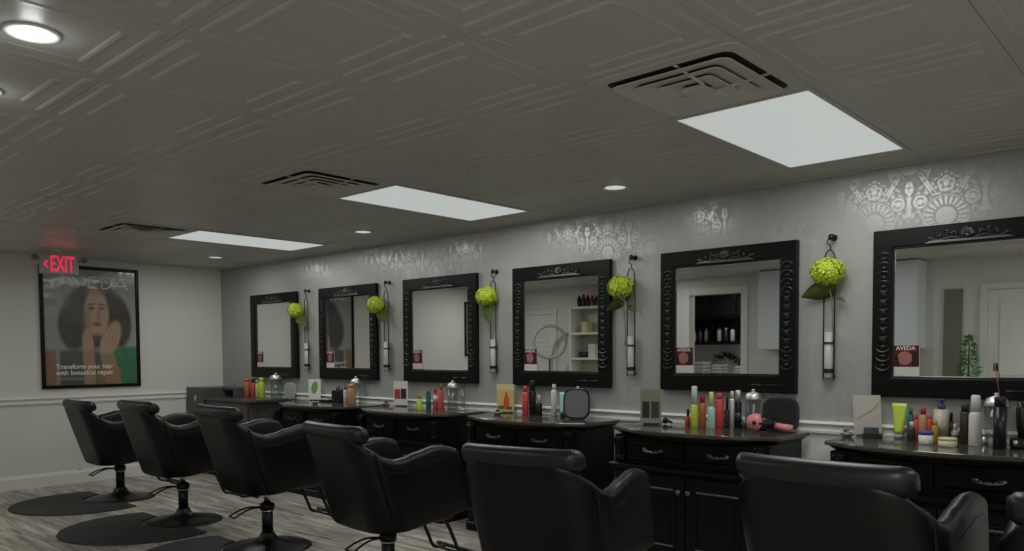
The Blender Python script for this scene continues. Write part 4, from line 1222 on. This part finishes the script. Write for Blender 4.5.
def rect(t, name, m, x0, x1, z0, z1, y, d=0.0008):
    bm = new(); box(bm, x0, x1, y - d, y, z0, z1); return obj(name, bm, m, t)


def draw_yellow(t, w, h, b):
    rect(t, 'card_sheet', pm(165, 145, 88, 0.4), -w / 2, w / 2, b, h, 0)
    rect(t, 'card_band', pm(165, 158, 120, 0.4), -w / 2, w / 2, h * .78, h, -0.0009)
    bm = new(); lathe(bm, [(0, 0), (w * .17, 0), (w * .16, h * .35), (w * .06, h * .5), (w * .05, h * .6), (0, h * .6)], seg=14, M=Matrix.Translation((w * .06, -0.0012, h * .14)) @ Matrix.Diagonal((1, 0.02, 1, 1))); obj('bottle_print', bm, CORAL, t)
    bm = new(); ell(bm, (-w * .25, -0.0012, h * .2), w * .2, 0.001, h * .07, 12, 6); ell(bm, (w * .22, -0.0012, h * .18), w * .2, 0.001, h * .06, 12, 6); obj('leaf_print', bm, pm(70, 85, 35), t)


def draw_white_red(t, w, h, b):
    rect(t, 'card_sheet', PAPER, -w / 2, w / 2, b, h, 0)
    rect(t, 'red_print', pm(140, 55, 40, .4), -w * .42, -w * .02, h * .30, h * .68, -0.0009); rect(t, 'black_print', BROWN, w * .02, w * .40, h * .30, h * .70, -0.0009)


def draw_leaf(t, w, h, b):
    rect(t, 'card_sheet', PAPER, -w / 2, w / 2, b, h, 0)
    bm = new(); ell(bm, (0.0, -0.0012, h * .62), w * .26, 0.001, h * .30, 14, 8, Matrix.Rotation(0.25, 4, 'Y')); obj('leaf_print', bm, pm(95, 125, 70, .4), t)


def draw_photo(t, w, h, b):
    bm = new(); box(bm, -w / 2, w / 2, -0.002, 0.002, b, h); obj('acrylic_sheet', bm, pm(112, 115, 106, 0.15), t, bevel=0.001)
    rect(t, 'green_print', pm(104, 107, 90, .3), -w * .46, w * .46, h * .70, h * .97, -0.0025)
    rect(t, 'photo_print', BROWN, -w * .40, -w * .06, h * .2, h * .66, -0.0025); rect(t, 'photo_print', pm(55, 55, 45), w * .02, w * .40, h * .2, h * .66, -0.0025)


def draw_curve(t, w, h, b):
    bm = new(); prism(bm, [(-w * .42, b), (w * .5, b), (w * .42, h), (-w * .5, h)], 1, 0, 0.0012); obj('card_sheet', bm, pm(150, 145, 138, .4), t)
    bm = new(); tube(bm, smooth_curve([(-w * .38, -0.001, h * .42), (-w * .05, -0.001, h * .55), (w * .25, -0.001, h * .70), (w * .42, -0.001, h * .88)], 5), 0.0012, 6); obj('printed_curve', bm, pm(95, 95, 85), t)


stand_card(497.4, 513.5, 382.5, 411.5, 'yellow card with a red bottle picture' + S4, draw_yellow)
stand_card(393.6, 407.8, 378.7, 404, 'white card with red and black print' + S3, draw_white_red)
stand_card(308.5, 321, 376.5, 398, 'white card with a green leaf print' + S2, draw_leaf)
stand_card(641.5, 660, 389, 425, 'clear sign holder with green and dark pictures' + S5, draw_photo)
stand_card(855, 879, 395, 436.5, 'white leaning card with a curved line' + S6, draw_curve)
# card holder, hair dryer, hand mirrors, small things
p = at(872.5, 438)
t = thing('card_holder', 'black business card holder before the white card' + S6, 'card holder', (p.x, p.y, TOPZ), 0.3)
bm = new(); box(bm, -0.048, 0.048, -0.022, 0.022, 0, 0.026); obj('tray', bm, BLKPL, t, bevel=0.003)
bm = new(); box(bm, -0.043, 0.030, -0.006, 0.012, 0.020, 0.056); obj('cards', bm, pm(45, 55, 65, .4), t)


def clip_dish(px, py, label):
    p = at(px, py); t = thing('clip_dish', label, 'dish', (p.x, p.y, TOPZ), 0, 'small steel dishes of clips')
    bm = new(); lathe(bm, [(0, 0), (0.022, 0), (0.038, 0.022), (0.040, 0.026), (0.035, 0.024), (0.02, 0.004), (0, 0.004)], seg=20); obj('dish', bm, STEEL, t, smooth=True)
    bm = new(); R = random.Random(px)
    for i in range(7):
        a = R.uniform(0, 6.28); r = R.uniform(0, 0.016); d = R.uniform(0, 6.28)
        tube(bm, [(r * math.cos(a) - .016 * math.cos(d), r * math.sin(a) - .016 * math.sin(d), 0.018 + .003 * i), (r * math.cos(a) + .016 * math.cos(d), r * math.sin(a) + .016 * math.sin(d), 0.022 + .003 * i)], 0.003, 6)
    obj('clips', bm, BLKPL, t)


clip_dish(847, 437, 'small steel dish of clips left of the white card' + S6)
clip_dish(497.5, 415, 'small steel dish of clips left of the yellow card' + S4)
clip_dish(386, 406, 'small steel dish of clips left of the white card' + S3)
clip_dish(315, 404, 'small steel clip dish in front of the leaf card' + S2)
p = at(661, 424)
t = thing('neck_brush', 'white and black round neck brush beside the sign holder' + S5, 'brush', (p.x, p.y, TOPZ), 0.3)
bm = new(); ell(bm, (-0.012, 0, 0.026), 0.030, 0.026, 0.026, 16, 10); obj('bristles', bm, W_, t, smooth=True)
bm = new(); ell(bm, (0.028, 0, 0.024), 0.018, 0.022, 0.022, 14, 8); tube(bm, [(0.035, 0, 0.024), (0.075, -0.01, 0.014)], [0.010, 0.007], 8); obj('handle', bm, BLKPL, t, smooth=True)


def hand_mirror(x0, x1, yt, yb, label, face, rim, rz=0.45, tilt=0.10, fwd=0.0):
    p = at((x0 + x1) / 2, yb); k = mpp(p); w = (x1 - x0) * k * 1.1 / 2; h = (yb - yt) * k / 2
    p.y -= fwd
    t = thing('hand_mirror', label, 'hand mirror', (p.x, p.y, TOPZ), rz, 'hand mirrors propped on the counters')
    def sup(s, y): return [(s * w * math.copysign(abs(math.cos(a)) ** 0.55, math.cos(a)), y, h + s * h * math.copysign(abs(math.sin(a)) ** 0.55, math.sin(a))) for a in [2 * PI * i / 40 for i in range(40)]]
    M = Matrix.Rotation(-tilt, 4, 'X')
    bm = new(); loft(bm, [sup(0.96, -0.006), sup(1.0, 0.0), sup(0.98, 0.008), sup(0.9, 0.011)]); bmesh.ops.transform(bm, matrix=M, verts=bm.verts); obj('rim', bm, rim, t)
    bm = new(); loft(bm, [sup(0.87, -0.0085), sup(0.87, -0.0065)]); bmesh.ops.transform(bm, matrix=M, verts=bm.verts); obj('mirror_face', bm, face, t)
    return t


hand_mirror(568.5, 593, 388, 419, 'black rimmed rounded square hand mirror' + S4, mat('grey_mirror_back', (0.16, 0.165, 0.165, 1), 0.12, spec=0.6), BLKPL, 0.5, fwd=0.05)
hand_mirror(764, 796.5, 394, 427, 'large black hand mirror leaning behind the pink dryer' + S5, mat('dark_mirror', (0.012, 0.012, 0.012, 1), 0.3, spec=0.25), BLKPL, 0.35, 0.1, 0.0)
hand_mirror(284, 295, 378, 394.5, 'silver grey hand mirror' + S1, pm(115, 115, 112, .25), CLEARPL, 0.5)

# pink hair dryer lying on its side
p = at(768, 432)
t = thing('hair_dryer', 'pink and black hair dryer lying on the counter under the fifth mirror', 'hair dryer', (p.x, p.y, TOPZ), 0.30)
k = mpp(p)
bm = new(); lathe(bm, [(0.0, -0.055), (0.030, -0.055), (0.044, -0.045), (0.050, -0.02), (0.050, 0.015), (0.042, 0.045), (0, 0.045)], seg=24, M=Matrix.Translation((-0.070, 0, 0.056)) @ Matrix.Rotation(PI / 2, 4, 'X') @ Matrix.Rotation(0.0, 4, 'Z')); obj('motor_body', bm, PINK, t, smooth=True)
bm = new(); lathe(bm, [(0.046, 0), (0.046, 0.03), (0.03, 0.05), (0.024, 0.085), (0, 0.085)], seg=20, M=Matrix.Translation((-0.045, 0.0, 0.05)) @ Matrix.Rotation(PI / 2, 4, 'Y')); obj('black_barrel', bm, BLKPL, t, smooth=True)
bm = new(); tube(bm, [(0.035, 0, 0.040), (0.085, -0.012, 0.030), (0.135, -0.025, 0.026)], [0.019, 0.022, 0.021], 14); obj('handle', bm, PINK, t, smooth=True)
bm = new(); ell(bm, (-0.070, -0.055, 0.056), 0.012, 0.004, 0.012); obj('rear_button', bm, BLKPL, t, smooth=True)
p = at(339, 400.5)
t = thing('tool_holder', 'small black box holding tools' + S2, 'tool holder', (p.x, p.y, TOPZ), 0.2)
bm = new(); box(bm, -0.055, 0.055, -0.045, 0.045, 0, 0.115); obj('holder_box', bm, BLKPL, t, bevel=0.006)
bm = new()
for x, z in ((-0.03, 0.15), (0.0, 0.165), (0.03, 0.14)): tube(bm, [(x, 0, 0.116), (x + 0.006, 0.004, z)], 0.008, 8)
obj('tool', bm, DGREY, t, smooth=True)
p = at(326, 400)
t = thing('shallow_tray', 'low black tray before the leaf card' + S2, 'tray', (p.x, p.y, TOPZ), 0.0)
bm = new(); box(bm, -0.075, 0.075, -0.04, 0.04, 0, 0.018); obj('tray_base', bm, BLKPL, t, bevel=0.004)
bm = new(); box(bm, -0.05, -0.01, -0.02, 0.02, 0.0185, 0.03); box(bm, 0.015, 0.05, -0.02, 0.015, 0.0185, 0.028); obj('foil_square', bm, W_, t, bevel=0.002)
p = at(463, 404)
t = thing('glass_vial', 'slim clear glass tube beside the jar' + S3, 'vial', (p.x, p.y, TOPZ))
k = mpp(p)
bm = new(); lathe(bm, [(0, 0), (0.017, 0), (0.018, 0.004), (0.018, 0.19), (0.0155, 0.19), (0.0155, 0.006), (0, 0.006)], seg=18); obj('tube_glass', bm, GLASSM, t, smooth=True)
bm = new(); lathe(bm, [(0.019, 0), (0.024, 0.0), (0.024, 0.012), (0.019, 0.016), (0.019, 0)], seg=18); obj('foot_ring', bm, STEEL, t, smooth=True)
p = at(1022, 448.5)
t = thing('hair_clipper', 'black hair clipper in a stand, cut by the right edge' + S6, 'clipper', (p.x, p.y, TOPZ), 0.2)
bm = new(); box(bm, -0.05, 0.06, -0.04, 0.05, 0, 0.05); obj('charging_stand', bm, BLKPL, t, bevel=0.012)
bm = new(); tube(bm, [(0.005, 0, 0.051), (0.0, 0.0, 0.12), (-0.004, 0.0, 0.19), (0.0, 0, 0.215)], [0.022, 0.027, 0.025, 0.018], 14); obj('clipper_body', bm, BLKPL, t, smooth=True)
for x in (-0.028, 0.015):
    bm = new(); ell(bm, (x, -0.041, 0.03), 0.011, 0.005, 0.011); obj('silver_dial', bm, STEEL, t, smooth=True)

# ------------------------------------------------------------------ things seen in the mirrors (rear side of the room)
BLUEW = mat('cool_white_cabinet', (0.80, 0.84, 0.87, 1), 0.4)
t = thing('wall_cabinet', 'white wall cabinet reflected in the two nearest mirrors', 'cabinet', (4.44, YR, 1.335))
bm = new(); box(bm, 0, 1.80, 0.0, 0.31, 0, 0.955); obj('cabinet_body', bm, BLUEW, t, bevel=0.004)
for i in range(4):
    bm = new(); box(bm, 0.005 + 0.45 * i, 0.445 + 0.45 * i, 0.31, 0.328, 0.005, 0.95); d = obj('door', bm, BLUEW, t, bevel=0.003)
    bm = new(); hx = 0.42 + 0.45 * i if i % 2 == 0 else 0.03 + 0.45 * i; lathe(bm, [(0.006, 0), (0.006, 0.01), (0.012, 0.018), (0, 0.024)], seg=12, M=Matrix.Translation((hx, 0.328, 0.06)) @ Matrix.Rotation(-PI / 2, 4, 'X')); obj('knob', bm, STEEL, d, smooth=True)
t = thing('base_cabinet', 'white base cabinet with counter below the reflected wall cabinet', 'cabinet', (4.44, YR + 0.024, 0))
bm = new(); box(bm, 0, 1.80, 0.0, 0.40, 0.09, 0.86); obj('cabinet_body', bm, BLUEW, t, bevel=0.004)
bm = new(); box(bm, 0.0, 1.80, 0.0, 0.36, 0.0, 0.09); obj('toe_kick', bm, DGREY, t)
bm = new(); box(bm, -0.01, 1.82, 0.0, 0.43, 0.86, 0.90); obj('counter', bm, mat('pale_laminate_counter', (0.42, 0.40, 0.36, 1), 0.3, noise=0.1, nscale=60), t, bevel=0.004)
for i in range(4):
    bm = new(); box(bm, 0.005 + 0.45 * i, 0.445 + 0.45 * i, 0.40, 0.418, 0.10, 0.85); d = obj('door', bm, BLUEW, t, bevel=0.003)
    bm = new(); hx = 0.42 + 0.45 * i if i % 2 == 0 else 0.03 + 0.45 * i; lathe(bm, [(0.006, 0), (0.006, 0.01), (0.012, 0.018), (0, 0.024)], seg=12, M=Matrix.Translation((hx, 0.418, 0.79)) @ Matrix.Rotation(-PI / 2, 4, 'X')); obj('knob', bm, STEEL, d, smooth=True)
t = thing('storage_bin', 'tan and grey box on the reflected counter beside a dark canister', 'box', (5.98, YR + 0.22, 0.90), 0.1)
bm = new(); box(bm, -0.10, 0.10, -0.09, 0.09, 0, 0.20); obj('bin_body', bm, pm(110, 102, 80, .5), t, bevel=0.005)
bm = new(); box(bm, -0.105, 0.105, -0.095, 0.095, 0.2, 0.225); obj('lid', bm, pm(120, 120, 112, .5), t, bevel=0.004)
t = thing('canister', 'dark canister on the reflected counter', 'canister', (6.17, YR + 0.2, 0.90))
bm = new(); lathe(bm, [(0, 0), (0.045, 0), (0.047, 0.01), (0.047, 0.17), (0, 0.17)], seg=18); obj('body', bm, BLKPL, t, smooth=True)
bm = new(); lathe(bm, [(0, 0.171), (0.048, 0.171), (0.048, 0.195), (0.02, 0.205), (0, 0.205)], seg=18); obj('lid', bm, DGREY, t, smooth=True)
# pedestal table with a tinsel tree
t = thing('console_table', 'narrow white console table under the reflected green tree', 'table', (6.72, -4.78, 0))
bm = new(); box(bm, -0.20, 0.20, -0.15, 0.15, 0.87, 0.90); obj('table_top', bm, WHITEP, t, bevel=0.004)
for sx in (-1, 1):
    for sy in (-1, 1):
        bm = new(); box(bm, sx * 0.17 - 0.018, sx * 0.17 + 0.018, sy * 0.12 - 0.018, sy * 0.12 + 0.018, 0, 0.869); obj('leg', bm, WHITEP, t, bevel=0.003)
t = thing('tinsel_tree', 'small green tinsel tree reflected in the nearest mirror', 'tree', (6.715, -4.78, 0.90))
R = random.Random(3); bm = new()
for i in range(420):
    f = R.random() ** 1.3; z = 0.06 + 0.50 * f; r = 0.11 * (1 - f) ** 0.8 + 0.012; a = R.uniform(0, 2 * PI); q = R.uniform(0.35, 1.0) * r
    p0 = Vector((q * math.cos(a), q * math.sin(a), z)); d = Vector((math.cos(a) + R.uniform(-.6, .6), math.sin(a) + R.uniform(-.6, .6), R.uniform(-.3, .8))).normalized()
    s = d.orthogonal().normalized() * 0.007; L = 0.045
    vs = [bm.verts.new(p0 - s), bm.verts.new(p0 + s), bm.verts.new(p0 + d * L + s * .4), bm.verts.new(p0 + d * L - s * .4)]; bm.faces.new(vs)
obj('foliage', bm, mat('green_tinsel', (0.03, 0.34, 0.07, 1), 0.35, metal=0.2), t)
bm = new(); lathe(bm, [(0, 0), (0.05, 0), (0.05, 0.02), (0.012, 0.03), (0.009, 0.3), (0.004, 0.58), (0, 0.59)], seg=12); obj('trunk', bm, BROWN, t, smooth=True)
# ring light on a tripod
t = thing('ring_light', 'white ring light on a stand reflected in the fourth mirror', 'ring light', (1.10, -4.72, 0), -0.69)
bm = new(); tube(bm, [(0.245 * math.cos(a), 0, 1.475 + 0.245 * math.sin(a)) for a in [2 * PI * i / 40 for i in range(40)]], 0.026, 10, closed=True); obj('ring', bm, mat('ring_diffuser', (0.50, 0.50, 0.47, 1), 0.4), t, smooth=True)
bm = new(); lathe(bm, [(0.012, 0.40), (0.012, 1.21), (0, 1.21)], seg=12); lathe(bm, [(0.02, 0.95), (0.022, 0.96), (0.022, 1.02), (0.02, 1.03)], seg=12); obj('pole', bm, BMETAL, t, smooth=True)
for i in range(3):
    a = 2 * PI * i / 3 + 0.4; bm = new(); tube(bm, [(0, 0, 0.45), (0.20 * math.cos(a), 0.20 * math.sin(a), 0.008)], 0.009, 8); obj('leg', bm, BMETAL, t, smooth=True)
# open shelf unit
t = thing('shelf_unit', 'white open shelf unit reflected in the fourth mirror', 'shelf', (1.46, YR, 0))
bm = new(); box(bm, 0, 0.03, 0, 0.26, 0, 1.99); box(bm, 0.77, 0.80, 0, 0.26, 0, 1.99); obj('side_panel', bm, WHITEP, t, bevel=0.003)
bm = new(); box(bm, 0.03, 0.77, 0, 0.012, 0.0, 1.985); obj('back_panel', bm, mat('cream_back_panel', (0.52, 0.50, 0.38, 1), 0.5), t)
SHZ = [0.06, 0.45, 0.84, 1.205, 1.575, 1.955]
for z in SHZ:
    bm = new(); box(bm, 0.031, 0.769, 0.013, 0.255, z, z + 0.03); obj('shelf_board', bm, WHITEP, t, bevel=0.003)
k = 0
for x in (0.09, 0.17, 0.25, 0.33, 0.41, 0.49):
    q = thing('bottle', 'dark bottle in the row on top of the reflected shelf unit', 'bottle', (1.46 + x, YR + 0.13, 1.985), 0, 'dark bottles on the reflected shelf')
    h = R.uniform(0.15, 0.2); m = [BLKPL, BROWN, BLKPL, MAG, BLKPL, pm(90, 35, 45)][k]; k += 1
    bm = new(); lathe(bm, [(0, 0), (0.032, 0), (0.034, 0.006), (0.034, h * .7), (0.018, h * .82), (0, h * .82)], seg=14); obj('body', bm, m, q, smooth=True)
    bm = new(); lathe(bm, [(0, h * .822), (0.018, h * .822), (0.016, h), (0, h)], seg=12); obj('cap', bm, BLKPL, q, smooth=True)
for x, z, w, h, m, l in ((0.22, 1.605, 0.10, 0.16, CREAM, 'cream box on the upper shelf of the reflected unit'), (0.20, 1.235, 0.16, 0.09, BLKPL, 'low black box on a shelf of the reflected unit'), (0.36, 1.235, 0.12, 0.20, PAPER, 'white box standing on a shelf of the reflected unit')):
    q = thing('storage_box', l, 'box', (1.46 + x, YR + 0.12, z))
    bm = new(); box(bm, -w / 2, w / 2, -0.07, 0.07, 0, h * .75); obj('box_body', bm, m, q, bevel=0.003)
    bm = new(); box(bm, -w / 2 - .002, w / 2 + .002, -0.072, 0.072, h * .75 + .0005, h); obj('lid', bm, m, q, bevel=0.003)
# black shelving in the room beyond the opening
yb = YR - 1.65
t = thing('black_shelving', 'black wall shelving through the doorway reflected in the fifth mirror', 'shelving', (2.45, yb, 1.42))
bm = new(); box(bm, 0, 2.2, 0.001, 0.02, 0.05, 0.86); obj('back_panel', bm, BLACK, t)
for z in (0.0, 0.38, 0.84):
    bm = new(); box(bm, 0, 2.2, 0.02, 0.30, z, z + 0.05); obj('shelf_board', bm, BLACK, t, bevel=0.003)
for i in range(6):
    bm = new(); box(bm, 0.43 * i, 0.43 * i + 0.025, 0.02, 0.29, 0.051, 0.839); obj('divider', bm, BLACK, t)
for i in range(6):
    bm = new(); box(bm, 0.43 * i + 0.03, min(0.43 * i + 0.425, 2.2), 0.285, 0.30, 0.435, 0.835) if i < 5 else None
    if i < 5: obj('door', bm, BLACKM, t, bevel=0.004)
    else: bm.free()
R = random.Random(5)
for i in range(16):
    x = 2.45 + 0.43 * (i // 3) + (0.115, 0.225, 0.335)[i % 3]
    if i > 14: break
    h = R.uniform(0.13, 0.22); m = [W_, DGREY, BEIGE, CLEARPL, BROWN][i % 5]
    q = thing('bottle', 'product bottle in the row on the reflected black shelving', 'bottle', (x, yb + 0.19, 1.471), 0, 'bottles on the reflected black shelving')
    bm = new(); lathe(bm, [(0, 0), (0.030, 0), (0.032, 0.006), (0.032, h * .72), (0.016, h * .82), (0, h * .82)], seg=12); obj('body', bm, m, q, smooth=True)
    bm = new(); lathe(bm, [(0, h * .822), (0.017, h * .822), (0.016, h), (0, h)], seg=12); obj('cap', bm, BLKPL if i % 2 else W_, q, smooth=True)
t = thing('back_counter', 'pale counter in the room beyond the reflected doorway', 'counter', (2.45, yb, 0))
bm = new(); box(bm, 0, 2.2, 0.002, 0.55, 0.0, 0.86); obj('cabinet_body', bm, WHITEP, t, bevel=0.003)
bm = new(); box(bm, -0.01, 2.21, 0.002, 0.58, 0.861, 0.90); obj('counter_top', bm, WHITEPL, t, bevel=0.003)
for i, (x, w, h) in enumerate(((2.75, 0.20, 0.26), (3.05, 0.16, 0.22), (3.45, 0.22, 0.20))):
    q = thing('towel_stack', ['stack of white towels at left on the reflected back counter', 'stack of white towels in the middle of the reflected back counter', 'stack of white towels at right on the reflected back counter'][i], 'towels', (x, yb + 0.26, 0.90), 0.1, 'white towel stacks')
    n = 5
    for j in range(n):
        bm = new(); box(bm, -w / 2, w / 2, -0.11, 0.11, h * j / n + .001, h * (j + 1) / n - .001); obj('towel', bm, W_, q, bevel=0.015)
t = thing('leaf_garland', 'dark green garland lying along the reflected back counter', 'garland', (2.95, yb + 0.07, 1.20))
bm = new()
for i in range(240):
    s = R.uniform(0, 1); p0 = Vector((1.0 * s - 0.1, R.uniform(-.05, .03), 0.06 * math.sin(s * 9) + R.uniform(-.05, .05))); d = Vector((R.uniform(-1, 1), R.uniform(-1, 1), R.uniform(-1, 1))).normalized(); sd = d.orthogonal().normalized() * 0.012
    vs = [bm.verts.new(p0 - sd), bm.verts.new(p0 + d * .04), bm.verts.new(p0 + sd), bm.verts.new(p0 - d * .04)]; bm.faces.new(vs)
obj('garland_leaves', bm, mat('dark_garland', (0.012, 0.02, 0.012, 1), 0.5), t)

# ------------------------------------------------------------------ added light beyond the frame, and world
# added downlights out of view over the walkway, put in to brighten the room
for x, y in ((0.9, -3.7), (10.9, -3.85)):
    t = thing('recessed_light', 'added downlight over the walkway, out of view', 'ceiling light', (x, y, H), 0, 'added unseen downlights over the walkway')
    bm = new(); lathe(bm, [(0.078, 0.0), (0.080, -0.004), (0.075, -0.008), (0.064, -0.006), (0.061, -0.002), (0.059, 0.02)], seg=32); obj('trim_ring', bm, WHITEP, t, smooth=True)
    bm = new(); lathe(bm, [(0, -0.004), (0.0615, -0.003), (0.0615, 0.004), (0, 0.006)], seg=32); obj('lens', bm, LENS, t)
    lamp('downlight_lamp', 'AREA', (x, y, H - 0.012), 7.0, shape='DISK', size=0.13, color=LAMPC)
lamp('backroom_fill_light', 'AREA', (3.6, YR - 0.8, H - 0.05), 6.5, shape='SQUARE', size=0.4)  # added light without a fixture, brightens the room past the doorway

w = bpy.data.worlds.new('world'); SC.world = w; w.use_nodes = True
w.node_tree.nodes['Background'].inputs[0].default_value = (0.02, 0.02, 0.02, 1); w.node_tree.nodes['Background'].inputs[1].default_value = 1.0
SC.view_settings.view_transform = 'Standard'; SC.view_settings.look = 'None'; SC.view_settings.gamma = 1.0; SC.view_settings.use_curve_mapping = False
SC.view_settings.exposure = 0.0
SC.cycles.use_denoising = True
SC.cycles.max_bounces = 8; SC.cycles.diffuse_bounces = 4; SC.cycles.glossy_bounces = 4; SC.cycles.transmission_bounces = 8; SC.cycles.transparent_max_bounces = 8
SC.cycles.caustics_reflective = False; SC.cycles.caustics_refractive = False; SC.cycles.sample_clamp_indirect = 4.0
